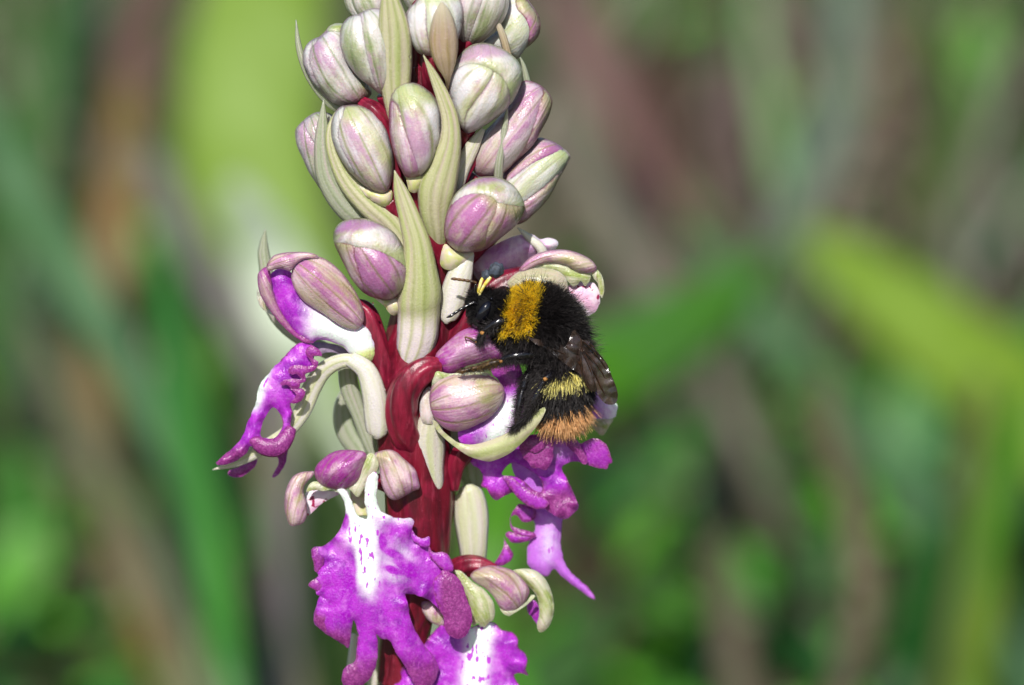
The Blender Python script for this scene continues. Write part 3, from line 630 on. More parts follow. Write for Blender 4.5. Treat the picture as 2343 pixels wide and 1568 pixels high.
# ------------------------------------------------------------------ buds
def bud(base, tip, R, mat, roll=0, up=False, bend=8, nub=None, ov=None, label=None, flat=1.0, q=.62, p=1.12, nubmat='nub'):
    b, t = P(*base), P(*tip); ax = t-b; L = np.linalg.norm(ax); ax = ax/L
    ref = np.array([0, 1.0, .15]) if (abs(ax[2]) > .8 or up) else np.array([0, 0, 1.0])
    e2 = nrm(ref-(ref@ax)*ax); e1 = np.cross(ax, e2)
    # the bud's own mesh: the short neck (ovary end) that carries the sepals
    nb = nub or (base[0], base[1], base[2]-6, R*.26)
    ovp = ov or [(base[0]+(980-base[0])*.55, base[1]+40, base[2]-40, R*.26)]
    core_pts = [*ovp[::-1], (nb[0], nb[1], nb[2], nb[3]), (base[0]*.8+tip[0]*.2, base[1]*.8+tip[1]*.2, base[2]*.8+tip[2]*.2, R*.5)]
    core = OB(tube, 'bud', core_pts, MT['ovary'] if nub is None else MT[nubmat], seg=18, nv=20, ridges=6, ramp=.06)
    nu_, nv_ = 21, 30
    for i in range(3):
        th0 = math.radians(roll+120*i)
        dl = np.linspace(-67, 67, nu_); s = np.linspace(0.004, 1, nv_)
        S, Dl = np.meshgrid(s, np.radians(dl), indexing='ij')
        prof = R*np.sin(math.pi*S**p)**q
        f = .915+.165*np.cos(1.5*Dl)+.020*np.sin(Dl) - .05*np.exp(-(Dl/.09)**2)*np.sin(math.pi*S)*.4
        f = f - .016*np.cos(Dl*5.2)*np.sin(math.pi*S) + .03*np.exp(-(Dl/.25)**2)*np.clip(S-.7, 0, 1)*3
        sd_ = base[0]*.37+i*2.1; f = f + .022*np.sin(3.1*S*2+Dl*1.7+sd_)+.014*np.sin(7*S+Dl*3+sd_*2)
        r_ = prof*f; a = th0+Dl
        cc = b[None, None]+ax*(S*L)[:, :, None]+e2*(bend*np.sin(math.pi*S))[:, :, None]
        dirv = np.cos(a)[:, :, None]*e2*flat+np.sin(a)[:, :, None]*e1
        top = cc+dirv*r_[:, :, None]; bot = cc+dirv*(r_*.93-.5)[:, :, None]
        top = top[:, ::-1]; bot = bot[:, ::-1]
        V, F = grid_solid(top, bot)
        uu, vv = np.meshgrid(np.linspace(1, 0, nu_), s); uv = np.stack([uu.ravel(), vv.ravel()], 1); uv = np.vstack([uv, uv])
        link('sepal', V, F, MT[mat] if isinstance(mat, str) else MT[mat[i]], core, ORG, uv)
    return core

bud((880,90,-30), (812,-80,0), 52, 'bud_green', roll=0)
bud((1065,112,20), (1125,-90,60), 62, 'bud_green', roll=60)
bud((985,70,-40), (950,-120,-20), 50, 'bud_green', roll=60)
def bud2(k, outline, sepals, base, tip, z, h, neck=None, grad=(0, 0), nub=None):
    """bud traced whole: a closed pillow core, the neck, and its overlapping sepals lying on it"""
    ol = smooth_outline(Cx(k, outline), 6); f = inflate(ol); pz = lambda q: h*np.maximum(0, f(q))**.52
    core = part(orchid, 'bud', sheet, Cx(k, outline), MT['bud_green'], z=z-7, dome=0, pz=pz, thick=2, step=8, full_back=1.9)
    b, t = Cx(k, [base])[0], Cx(k, [tip])[0]
    if neck: part(core, 'ovary', tube, neck, MT['ovary'], seg=30, nv=24, ridges=6, ramp=.08, twist=3)
    if nub: part(core, 'spur', sheet, Cx(nub[0], nub[1]), MT['nub'], z=z-16+nub[2], dome=22, thick=10, step=5)
    for pts, mt in sepals:
        if mt.startswith('bud_crown'): cp = np.array(Cx(k, pts)); b_, t_ = tuple(cp.mean(0)+[8, 42]), tuple(cp.mean(0)-[8, 44])
        else: b_, t_ = b, t
        part(core, 'sepal', sheet, Cx(k, pts), MT[mt], z=z, dome=6, pz=pz, puff=4, thick=4, axis=(b_, t_), step=6)
bud2(1, [(455,225),(400,275),(330,310),(290,370),(278,440),(300,520),(350,610),(400,670),(450,720),(520,770),(600,790),(680,780),(760,730),(790,680),(740,600),(680,540),(630,430),(610,330),(600,240),(580,180),(520,175),(470,200)],
     [([(400,275),(330,310),(290,370),(278,440),(300,520),(350,610),(400,670),(440,700),(380,570),(340,460),(345,380),(385,315)], 'bud_green'),
      ([(460,232),(480,195),(530,173),(585,180),(600,220),(560,250),(500,240)], 'sep_green'),
      ([(415,268),(480,225),(560,215),(600,250),(615,340),(640,440),(700,550),(792,680),(745,740),(670,785),(580,785),(490,742),(410,655),(345,545),(318,450),(330,370),(375,305)], 'bud_green')],
     (720,760), (400,230), 20, 58, neck=[(930,330,-20,20),(880,280,6,22),(840,245,24,20)])
bud2(1, [(555,260),(570,190),(620,130),(700,105),(780,65),(850,66),(920,100),(960,250),(960,500),(900,690),(850,692),(780,640),(700,580),(640,510),(590,430),(560,340)],
     [([(690,110),(780,65),(860,68),(920,105),(960,250),(955,500),(900,690),(850,690),(790,560),(745,400),(720,250),(705,140)], 'bud_green'),
      ([(555,260),(570,190),(620,130),(690,108),(722,125),(738,250),(765,400),(805,550),(856,692),(780,640),(700,580),(640,510),(590,430),(560,340)], 'bud_green')],
     (870,720), (720,60), 66, 58, neck=[(940,320,0,20),(905,265,30,22),(880,215,50,20)])
bud2(1, [(1040,130),(1060,70),(1110,20),(1170,-60),(1400,-60),(1450,10),(1466,90),(1455,200),(1430,290),(1380,360),(1250,410),(1150,400),(1090,330),(1055,240)],
     [([(1180,-60),(1400,-60),(1450,10),(1466,90),(1455,200),(1410,330),(1310,400),(1240,395),(1195,250),(1182,100)], 'bud_bright'),
      ([(1040,130),(1060,70),(1115,15),(1185,-55),(1205,60),(1200,200),(1228,330),(1262,408),(1150,402),(1090,330),(1055,240)], 'bud_white')],
     (1250,440), (1200,-80), 88, 54, neck=[(1000,230,0,20),(990,185,40,26),(995,120,80,24)])
bud2(1, [(1800,-50),(1900,-50),(1960,20),(2012,95),(2037,165),(2030,250),(1990,310),(1940,345),(1880,425),(1850,437),(1780,405),(1700,382),(1600,340),(1640,290),(1720,220),(1742,130),(1780,30)],
     [([(1850,-45),(1920,-20),(1975,45),(2015,98),(2037,165),(2030,250),(1990,310),(1935,350),(1945,280),(1945,200),(1915,130),(1855,60)], 'bud_pink'),
      ([(1795,-50),(1860,-40),(1872,55),(1932,125),(1964,200),(1960,280),(1932,350),(1880,425),(1850,437),(1780,405),(1700,382),(1610,335),(1640,290),(1720,220),(1745,130),(1780,30)], 'bud_bright')],
     (1640,360), (1990,30), -10, 50, neck=[(1050,200,-40,20),(1100,160,-30,22),(1140,120,-14,22)])
bud2(1, [(1910,600),(1980,605),(2050,640),(2100,690),(2126,750),(2110,830),(2080,900),(2040,970),(2000,1050),(1950,1110),(1880,1170),(1800,1250),(1750,1290),(1650,1310),(1560,1290),(1530,1210),(1560,1100),(1600,1000),(1700,900),(1800,780),(1860,680)],
     [([(2045,638),(2100,690),(2126,750),(2110,830),(2080,900),(2040,970),(1990,1060),(1930,1125),(1855,1195),(1930,1060),(1990,900),(2030,760),(2055,690)], 'bud_pink'),
      ([(1910,600),(1980,605),(2045,640),(2068,690),(2048,765),(2008,905),(1945,1060),(1860,1190),(1750,1290),(1650,1310),(1560,1290),(1530,1210),(1560,1100),(1700,900),(1800,780),(1860,680)], 'bud_blush')],
     (1560,1330), (2110,640), 10, 56, neck=[(1010,520,-20,22),(1060,460,-10,24),(1100,410,0,24)])
bud2(1, [(2020,1020),(2090,1033),(2150,1058),(2200,1098),(2257,1150),(2250,1185),(2220,1240),(2170,1330),(2120,1430),(2060,1510),(2000,1570),(1940,1620),(1870,1660),(1780,1620),(1730,1500),(1760,1290),(1850,1200),(1950,1100)],
     [([(2247,1185),(2222,1240),(2172,1330),(2122,1430),(2062,1510),(2002,1570),(1900,1650),(1800,1620),(1830,1550),(1940,1470),(2060,1380),(2170,1270)], 'bud_pink'),
      ([(2020,1020),(2090,1033),(2150,1058),(2205,1100),(2140,1145),(1980,1215),(1850,1310),(1740,1390),(1755,1290),(1850,1200),(1950,1100)], 'sep_pink'),
      ([(2195,1093),(2257,1150),(2242,1200),(2155,1310),(2045,1405),(1925,1495),(1820,1570),(1740,1500),(1750,1370),(1850,1290),(1980,1195),(2120,1125)], 'bud_bright')],
     (1720,1560), (2260,1100), -20, 52, neck=[(1020,640,-40,22),(1080,580,-40,24),(1130,520,-30,24)])
bud2(1, [(225,980),(240,940),(290,890),(340,850),(400,828),(500,850),(560,950),(620,1480),(540,1510),(500,1490),(440,1430),(370,1340),(320,1260),(280,1170),(240,1080)],
     [([(290,890),(340,850),(400,828),(500,850),(560,950),(620,1480),(540,1505),(440,1430),(400,1250),(370,1080),(320,1000),(292,930)], 'bud_green'),
      ([(225,980),(240,940),(292,890),(308,930),(338,1010),(392,1100),(440,1420),(370,1340),(320,1260),(280,1170),(240,1080)], 'bud_green')],
     (560,1560), (330,830), -40, 46, neck=[(900,540,-30,20),(840,510,-40,22),(790,480,-40,20)])
bud2(1, [(490,960),(500,880),(540,805),(600,780),(700,778),(790,820),(850,880),(900,960),(930,1060),(952,1170),(947,1280),(927,1380),(900,1425),(830,1425),(740,1375),(650,1295),(580,1205),(530,1115),(500,1040)],
     [([(490,960),(500,880),(540,808),(592,782),(585,850),(560,920),(555,1010),(590,1110),(670,1250),(650,1292),(580,1205),(530,1115),(500,1040)], 'bud_green'),
      ([(585,790),(640,777),(700,778),(790,820),(850,880),(900,960),(930,1060),(952,1170),(947,1280),(927,1380),(880,1425),(820,1415),(750,1370),(660,1285),(590,1180),(545,1090),(527,1000),(538,920),(562,850)], 'bud_white')],
     (930,1470), (580,740), 66, 64, neck=[(930,520,-10,20),(905,490,30,22),(885,460,50,20)], nub=(1, [(700,1370),(780,1400),(880,1415),(930,1400),(945,1440),(930,1500),(890,1530),(820,1500),(750,1450)], 10))
bud2(1, [(1360,600),(1390,500),(1440,410),(1500,350),(1590,318),(1680,328),(1770,368),(1850,428),(1892,490),(1907,560),(1887,640),(1852,720),(1812,775),(1762,832),(1682,892),(1602,942),(1530,978),(1480,972),(1440,930),(1400,830),(1368,710)],
     [([(1390,545),(1420,440),(1500,350),(1590,318),(1680,328),(1770,368),(1850,428),(1892,490),(1907,560),(1887,640),(1852,720),(1808,780),(1806,700),(1776,620),(1736,562),(1690,530),(1620,498),(1540,480),(1460,500)], 'bud_crown_pale'),
      ([(1690,522),(1750,556),(1794,618),(1816,700),(1808,778),(1762,832),(1682,892),(1602,942),(1530,978),(1476,972),(1478,860),(1535,765),(1605,675),(1665,585)], 'bud_white'),
      ([(1360,600),(1398,526),(1470,474),(1560,458),(1640,484),(1694,524),(1674,590),(1614,684),(1544,774),(1490,862),(1488,974),(1440,930),(1400,830),(1368,710)], 'bud_white')],
     (1400,1000), (1720,480), 76, 76, neck=[(1020,380,0,20),(1045,330,20,24),(1065,290,50,24)])
bud2(1, [(920,780),(940,700),(980,640),(1050,610),(1130,620),(1210,670),(1270,740),(1300,830),(1308,920),(1300,1020),(1280,1100),(1240,1200),(1190,1275),(1110,1310),(1050,1310),(1005,1250),(960,1150),(930,1030),(918,900)],
     [([(935,705),(980,640),(1050,610),(1130,620),(1210,670),(1270,740),(1300,830),(1308,920),(1300,1020),(1280,1100),(1240,1200),(1190,1275),(1125,1295),(1075,1100),(1025,950),(995,840),(980,780),(940,745)], 'bud_white'),
      ([(920,780),(942,742),(985,778),(1006,845),(1040,950),(1090,1090),(1150,1240),(1140,1300),(1050,1310),(1005,1250),(960,1150),(930,1030),(918,900)], 'bud_blush')],
     (1100,1350), (990,690), 86, 66, neck=[(960,480,20,20),(962,440,50,20),(968,410,70,22)], nub=(1, [(1010,1250),(1060,1290),(1180,1270),(1190,1310),(1160,1370),(1120,1425),(1070,1415),(1055,1370),(1040,1310)], 6))
bud2(2, [(1520,310),(1545,190),(1600,70),(1680,-5),(1760,-50),(1850,-64),(1950,-50),(2040,10),(2095,90),(2116,160),(2096,232),(2050,300),(1990,352),(1900,422),(1820,472),(1730,497),(1640,497),(1570,452),(1525,385)],
     [([(1575,130),(1600,70),(1680,-5),(1760,-50),(1850,-64),(1950,-50),(2040,10),(2095,90),(2116,160),(2088,172),(2010,158),(1920,140),(1866,96),(1788,74),(1702,84),(1630,120),(1575,190),(1545,200)], 'bud_crown'),
      ([(1916,122),(2010,140),(2115,158),(2096,232),(2050,300),(1990,352),(1900,422),(1815,474),(1826,350),(1855,280),(1892,200)], 'bud_pink'),
      ([(1520,310),(1545,195),(1612,100),(1700,58),(1790,48),(1872,74),(1922,124),(1908,204),(1870,284),(1844,352),(1832,468),(1730,497),(1640,497),(1570,452),(1525,385)], 'bud_pink')],
     (1560,560), (1950,60), 78, 84, neck=[(1005,680,0,22),(1015,620,30,24),(1050,560,60,26)], nub=(2, [(1490,560),(1515,450),(1545,440),(1640,490),(1740,500),(1690,560),(1620,612),(1560,630),(1508,610)], 8))
bud2(2, [(703,370),(730,300),(790,260),(870,244),(970,254),(1060,290),(1140,340),(1190,400),(1230,480),(1255,580),(1252,680),(1227,770),(1182,822),(1110,852),(1040,842),(960,812),(890,762),(830,682),(788,600),(748,520),(713,440)],
     [([(703,370),(730,300),(790,260),(870,244),(970,254),(1060,290),(1140,340),(1190,400),(1230,480),(1253,560),(1250,632),(1176,570),(1076,512),(968,478),(880,466),(800,442),(716,432)], 'bud_crown'),
      ([(712,420),(800,428),(862,452),(862,520),(884,590),(915,690),(950,806),(890,762),(830,682),(788,600),(748,520)], 'bud_pink'),
      ([(856,450),(970,458),(1080,492),(1182,552),(1254,620),(1252,700),(1227,770),(1182,822),(1110,852),(1040,842),(938,802),(900,690),(866,590),(848,520)], 'bud_pink')],
     (1180,860), (820,360), 84, 84, neck=[(985,760,10,22),(950,715,40,24),(925,680,70,26)], nub=(2, [(1000,830),(1110,850),(1190,818),(1215,870),(1190,940),(1150,965),(1110,940),(1075,890)], 8))
# long red ovaries between the buds
for pts in ([(826,232,52,12),(856,262,62,26),(880,310,50,24),(900,380,40,20),(905,480,30,18)],
            [(1098,60,30,16),(1072,92,24,26),(1046,130,14,24),(1030,200,0,20)],
            [(1100,330,30,10),(1078,370,34,13),(1052,420,34,13),(1030,480,30,13),(1010,560,30,16),(1004,640,20,20)],
            [(900,395,60,8),(908,440,50,14),(912,500,36,16)],
            [(960,150,30,16),(975,200,20,22),(975,260,10,26)]):
    OB(tube, 'ovary', pts, MT['ovary'], seg=36, nv=44, ridges=6, ramp=.10, twist=4)

# ------------------------------------------------------------------ flowers
def flower(pts, ridges=6, mat='ovary', **k): return OB(tube, 'flower', pts, MT[mat], seg=40, nv=60, ridges=ridges, ramp=.08, twist=5, **k)
def lin(p, a, b): return np.clip((p-a)/(b-a), 0, 1)

# --- N: half open flower on the left
fN = flower([(800,700,20,16),(832,716,34,26),(850,760,38,28),(868,830,32,30),(900,920,14,30)])
part(fN, 'sepal', sheet, Cx(2, [(145,770),(160,800),(210,890),(270,965),(230,950),(170,905),(140,830)]), MT['sep_pale'], z=10, dome=6, thick=5)
wN = lambda x, y, d, u, v: (lin(x, 668, 740)*.95*lin(d, 0, 14)+lin(x, 700, 800)*.4, lin(8-d, 0, 10)*.4*(x < 720), lin(y+x*.35, 1068, 1112)*lin(y, 760, 800))
part(fN, 'lip', sheet, Cx(2, [(235,690),(290,622),(380,635),(420,700),(470,800),(560,880),(680,960),(800,1040),(930,1030),(985,1100),(1015,1200),(1010,1270),(940,1322),(860,1290),(780,1200),(690,1160),(600,1142),(540,1166),(480,1145),(420,1100),(330,990),(268,860)]),
     MT['lip_plain'], z=62, dome=34, dm=36, thick=10, mask=wN, step=6)
part(fN, 'sepal', sheet, Cx(2, [(143,700),(150,650),(185,615),(215,605),(238,640),(243,690),(256,770),(290,880),(360,1000),(440,1095),(560,1160),(530,1170),(480,1160),(390,1100),(290,1000),(210,890),(160,800)]),
     MT['sep_hot'], z=66, dome=24, thick=7, axis=(Cx(2, [(540,1190)])[0], Cx(2, [(170,580)])[0]), step=5)
part(fN, 'sepal', sheet, Cx(2, [(395,640),(405,600),(440,565),(520,535),(600,530),(680,570),(760,640),(830,730),(885,820),(925,920),(930,1000),(905,1050),(870,1072),(810,1062),(740,1030),(640,960),(560,910),(490,865),(430,790),(395,710)]),
     MT['sep_pink'], z=84, dome=44, dm=64, thick=9, axis=(Cx(2, [(930,1060)])[0], Cx(2, [(380,560)])[0]), step=6)
part(fN, 'sepal', sheet, Cx(2, [(212,625),(213,585),(240,545),(270,518),(340,500),(440,494),(530,500),(590,522),(600,540),(500,545),(440,575),(405,612),(385,640),(340,625),(290,622),(240,634)]),
     MT['sep_pink'], z=92, dome=24, thick=8, axis=(Cx(2, [(620,520)])[0], Cx(2, [(200,620)])[0]), step=5)
# --- hanging lip below it (older flower on the left)
fV = flower([(852,800,-20,20),(880,850,-10,28),(905,930,0,30)])
part(fV, 'lip_base', sheet, Cx(4, [(820,200),(900,185),(1040,190),(1150,215),(1210,270),(1230,330),(1120,268),(1040,262),(960,290),(900,250),(840,240)]), MT['mauve'], z=20, dome=10, thick=6, step=6)
mV = lambda x, y, d, u, v: ((.95 if 1 else 0)*math.exp(-((x-(596+(870-y)*.28))/20)**2)*lin(y, 800, 850)*lin(960, y, y+1)*(1 if y < 925 else max(0, 1-(y-925)/30)), lin(y, 985, 1040)*.8+(.9 if d < 3 and x > 640 else 0), 0)
part(fV, 'lip', sheet, Cx(8, [(1030,240),(960,300),(880,385),(790,480),(720,560),(670,650),(650,760),(620,850),(570,960),(530,1080),(460,1170),(370,1250),(280,1330),(290,1352),(380,1345),(470,1310),(560,1240),(600,1180),(660,1240),(730,1256),(800,1250),(850,1215),(900,1150),(940,1060),(965,980),(975,870),(960,790),(1000,790),(1060,760),(1095,700),(1080,660),(1030,645),(1050,605),(1095,590),(1100,550),(1080,530),(1140,500),(1190,460),(1215,410),(1170,385),(1180,355),(1240,350),(1230,300),(1180,268),(1120,240)]),
     MT['lip'], z=64, dome=26, dm=34, thick=8, mask=mV, step=5, holes=[Cx(8, [(800,825),(850,860),(885,930),(890,990),(850,1070),(800,1108),(740,1105),(690,1085),(700,990),(740,900)])], ruf=(5, 40, 14))
part(fV, 'lobe', blade, [(*Cx(8, [(975,1000)])[0], 76, 12), (*Cx(8, [(930,1090)])[0], 88, 18), (*Cx(8, [(850,1180)])[0], 98, 22), (*Cx(8, [(740,1190)])[0], 100, 20), (*Cx(8, [(640,1140)])[0], 96, 15), (*Cx(8, [(585,1130)])[0], 92, 4)], MT['lip_plain'], arc=50, thick=6, mask=lambda u, v: (0, .75, 0))
for pts in ([(1105,300),(1125,268),(1180,268),(1240,320),(1245,355),(1190,350),(1165,370),(1215,410),(1200,450),(1165,440),(1130,380),(1100,340)],
            [(940,500),(955,455),(1010,435),(1090,445),(1160,440),(1205,425),(1195,470),(1150,500),(1095,520),(1105,560),(1060,560),(1020,520),(970,525)],
            [(868,600),(900,570),(960,565),(1040,565),(1095,560),(1098,585),(1050,605),(1040,645),(980,650),(930,625),(880,625)],
            [(960,655),(1040,648),(1085,670),(1093,705),(1055,765),(1010,790),(965,775),(1000,740),(1010,700)]):
    part(fV, 'lobe', sheet, Cx(8, pts), MT['lip_plain'], z=92, dome=10, thick=9, mask=lambda x, y, d, u, v: (0, 1.0 if d < 5 else .6, 0), step=4)
for pts in ([(390,1440),(400,1400),(450,1380),(560,1340),(660,1290),(640,1360),(590,1410),(520,1455),(440,1462)], [(790,1460),(800,1430),(845,1350),(850,1290),(820,1250),(900,1150),(930,1100),(938,1180),(925,1290),(895,1380),(850,1440),(810,1468)]):
    part(fV, 'lobe', sheet, Cx(8, pts), MT['lip_plain'], z=0, dome=10, thick=8, mask=lambda x, y, d, u, v: (0, 1, 0), step=6)
# --- Q: central flower under the bee
fQ = flower([(1010,842,110,22),(976,846,112,30),(946,866,112,33),(924,900,108,34),(918,945,98,35),(926,990,78,34),(945,1030,40,30),(960,1070,0,24)])
part(fQ, 'column', sheet, Cx(10, [(570,285),(530,310),(505,370),(500,450),(520,520),(560,530),(600,520),(590,440),(575,360)]), MT['sep_cream'], z=96, dome=14, thick=9, step=5)
wQ = lambda x, y, d, u, v: (.8*math.exp(-((x-1150-(960-y)*.4)/28)**2)*lin(y, 890, 930)+.15, lin(930-y, 10, 50)*.6, 0)
part(fQ, 'lip', sheet, Cx(3, [(455,1440),(520,1400),(640,1340),(760,1220),(780,1100),(700,990),(720,900),(800,850),(880,860),(960,1080),(1010,1200),(980,1300),(900,1400),(820,1470),(700,1505),(600,1530),(520,1535),(470,1515)]), MT['lip'], z=98, dome=18, dm=40, thick=8, mask=wQ, step=6)
part(fQ, 'sepal', sheet, Cx(3, [(285,900),(295,855),(345,800),(400,750),(460,700),(520,672),(590,655),(680,690),(760,760),(790,840),(760,900),(690,900),(600,930),(520,950),(440,995),(380,1012),(330,990),(295,950)]),
     MT['sep_hot'], z=112, dome=34, dm=52, thick=9, axis=(Cx(3, [(250,950)])[0], Cx(3, [(800,770)])[0]), step=6)
part(fQ, 'sepal', sheet, Cx(3, [(290,930),(320,985),(400,1008),(470,995),(560,990),(650,1000),(700,1015),(600,1030),(480,1040),(380,1050),(300,1080),(262,1110),(268,1030)]), MT['sep_green'], z=124, dome=12, thick=7, step=5)
part(fQ, 'sepal', sheet, Cx(3, [(242,1190),(255,1110),(285,1055),(340,1022),(420,1005),(500,1000),(580,1000),(660,1012),(730,1042),(785,1095),(800,1140),(785,1210),(740,1280),(680,1340),(600,1385),(520,1420),(440,1437),(380,1425),(320,1385),(275,1330),(250,1265)]),
     MT['sep_pink'], z=122, dome=46, dm=64, thick=9, axis=(Cx(3, [(225,1260)])[0], Cx(3, [(815,1110)])[0]), step=6)
# --- O: flower behind the bee on the right
fO = flower([(1010,900,0,30),(1030,820,10,38),(1062,760,20,40),(1100,705,26,40),(1145,665,28,40),(1210,640,22,34)])
part(fO, 'lip', sheet, Cx(3, [(1240,390),(1290,340),(1380,330),(1460,335),(1495,380),(1508,440),(1500,500),(1470,550),(1400,582),(1320,565),(1260,530),(1220,480)]), MT['lip_white'], z=30, dome=22, thick=8, step=5)
part(fO, 'petal', sheet, Cx(3, [(1440,250),(1480,235),(1515,270),(1535,330),(1537,400),(1520,448),(1500,400),(1490,340),(1460,300)]), MT['sep_green'], z=50, dome=10, thick=7, step=4)
part(fO, 'sepal', sheet, Cx(3, [(960,245),(1040,200),(1160,175),(1260,195),(1330,240),(1400,258),(1440,262),(1430,320),(1395,358),(1365,318),(1345,345),(1305,362),(1280,335),(1265,320),(1225,275),(1150,235),(1050,222)]), MT['sep_green'], z=52, dome=14, thick=7, step=5, axis=(Cx(3, [(920,240)])[0], Cx(3, [(1450,300)])[0]))
part(fO, 'sepal', sheet, Cx(3, [(905,240),(950,180),(1010,132),(1090,102),(1170,88),(1260,90),(1350,115),(1430,155),(1470,195),(1482,228),(1460,255),(1400,262),(1330,248),(1260,205),(1160,180),(1080,190),(1000,222),(940,250)]), MT['sep_pink'], z=58, dome=28, thick=8, axis=(Cx(3, [(900,300)])[0], Cx(3, [(1500,200)])[0]), step=5)
part(fO, 'sepal', sheet, Cx(3, [(810,350),(850,290),(920,245),(1000,225),(1100,225),(1180,240),(1235,275),(1262,320),(1272,400),(1262,460),(1200,520),(1050,520),(920,450),(850,400)]), MT['sep_pale'], z=60, dome=30, dm=50, thick=8, axis=(Cx(3, [(800,420)])[0], Cx(3, [(1290,350)])[0]), step=6)
# --- P: pink bud behind
fP = flower([(1040,720,-60,24),(1070,660,-70,26),(1110,610,-80,30)])
part(fP, 'petal', sheet, Cx(3, [(560,215),(600,150),(680,80),(800,15),(900,-20),(1000,-28),(1060,10),(1120,0),(1180,15),(1198,50),(1150,95),(1010,135),(900,240),(800,300),(690,330),(600,310)]), MT['petal_pink'], z=-30, dome=26, dm=40, thick=8, step=7)
# --- R: lower left flower
fR = flower([(860,1100,70,16),(900,1110,40,26),(935,1150,10,30),(950,1220,-20,30)])
part(fR, 'petal', sheet, Cx(5, [(262,360),(290,342),(370,345),(450,350),(470,365),(400,400),(340,440),(290,492),(268,500),(262,440)]), MT['lip_white'], z=66, dome=8, thick=6, step=5)
part(fR, 'column', blade, [(*Cx(5, [(600,330)])[0], 62, 22), (*Cx(5, [(605,400)])[0], 54, 22), (*Cx(5, [(610,500)])[0], 60, 22)], MT['nub'], arc=50, thick=5)
part(fR, 'sepal', sheet, Cx(5, [(262,350),(285,300),(330,285),(400,325),(460,335),(520,322),(505,345),(455,352),(420,338),(370,347),(320,338),(285,348)]), MT['sep_green'], z=104, dome=8, thick=6, step=4)
part(fR, 'sepal', sheet, Cx(5, [(638,128),(670,104),(702,128),(719,180),(702,228),(662,268),(625,330),(592,381),(568,372),(545,345),(518,322),(560,300),(596,255),(602,205),(612,160)]), MT['sep_green'], z=106, dome=12, thick=7, step=4, axis=(Cx(5, [(690,100)])[0], Cx(5, [(560,390)])[0]))
part(fR, 'sepal', sheet, Cx(5, [(314,222),(330,180),(365,145),(415,108),(475,88),(560,87),(625,98),(644,128),(628,180),(608,235),(590,275),(560,305),(510,330),(460,336),(400,324),(350,300),(322,262)]), MT['sep_hot'], z=112, dome=42, dm=46, thick=8, axis=(Cx(5, [(640,80)])[0], Cx(5, [(380,350)])[0]), step=5)
part(fR, 'sepal', sheet, Cx(5, [(688,120),(722,95),(785,85),(830,100),(870,135),(910,170),(950,212),(966,262),(976,326),(935,348),(880,380),(828,403),(790,394),(755,350),(735,300),(726,240),(718,180)]), MT['sep_pink'], z=104, dome=30, dm=40, thick=8, axis=(Cx(5, [(730,60)])[0], Cx(5, [(880,440)])[0]), step=5)
part(fR, 'sepal', sheet, Cx(5, [(310,222),(270,222),(225,228),(182,252),(150,300),(130,362),(124,430),(135,500),(163,563),(215,560),(250,540),(268,498),(270,450),(262,400),(246,355),(252,312),(285,270),(306,250)]), MT['sep_pink'], z=96, dome=28, thick=8, axis=(Cx(5, [(300,190)])[0], Cx(5, [(190,590)])[0]), step=5)
def mR(x, y, d, u, v):
    cxm = 828+(y-1200)*.10; w0 = math.exp(-abs((x-cxm)/(40-10*lin(y, 1200, 1350)))**1.5)*1.2
    w0 = max(w0, .55*math.exp(-((x-905)/52)**2-((y-1290)/60)**2)) * (1-lin(y, 1320, 1400))
    w0 = max(w0, 1.0*(1-lin(y, 1165, 1215)))
    w0 -= 1.0*math.exp(-((x-(800-(y-1300)*.08))/13)**2)*lin(y, 1240, 1300)*(1-lin(y, 1400, 1450))  # deep purple band, also painting the shading of the fold
    for bx, by, ra, rb in ((902,1268,15,6),(925,1292,20,8),(900,1305,14,6),(938,1312,14,8),(874,1238,5,13),(790,1190,6,14)):
        w0 -= 1.6*math.exp(-((x-bx)/ra)**2-((y-by-(x-bx)*.35)/rb)**2)
    pl = lin(y, 1430, 1540)*.7
    if x < 815: pl = max(pl, lin(y, 1390, 1480)*.9)
    if x > 985: pl = max(pl, lin(x, 990, 1050)*.5)
    if d < 2.5: pl = max(pl, .6)
    return (w0, pl, 0)
RO = Cx(5, [(455,340),(482,380),(505,430),(508,480),(498,520),(478,585),(430,645),(370,688),(302,704),(296,745),(310,790),(316,845),(336,880),(292,912),(276,940),(322,970),(330,1000),(352,1012),(330,1060),(312,1120),(312,1172),(350,1215),(420,1268),(490,1305),(528,1335),(548,1240),(560,1160),(590,1250),(578,1350),(566,1420),(520,1444),(492,1490),(500,1560),(560,1600),(632,1560),(690,1480),(712,1380),(712,1290),(702,1246),(740,1278),(785,1282),(832,1370),(880,1440),(925,1530),(975,1600),(1040,1585),(1082,1520),(1096,1462),(1080,1410),(1020,1330),(960,1240),(920,1150),(904,1060),(888,998),(950,1002),(1030,1030),(1100,1090),(1150,1130),(1220,1130),(1262,1050),(1245,960),(1200,890),(1184,850),(1182,800),(1150,742),(1105,728),(1062,735),(1040,700),(1036,630),(1000,645),(958,630),(930,590),(940,540),(925,514),(880,516),(820,510),(765,488),(728,462),(706,400),(712,330),(716,250),(690,225),(655,250),(630,320),(632,400),(640,470),(646,520),(618,515),(585,500),(565,450),(545,400),(520,345),(490,325)])
part(fR, 'lip', sheet, RO, MT['lip'], z=96, dome=14, dm=22, thick=5, mask=mR, step=6, ruf=(17, 48, 20), rmask=lambda x, y: np.clip((1420-y)/60, .1, 1)*np.clip((y-1180)/60, .1, 1), zf=lambda x, y: 26*np.exp(-((x-845)/110)**2)-12*np.clip((y-1400)/150, 0, 1)-8*np.cos((x-845)/26)*np.clip((y-1250)/200, 0, 1))
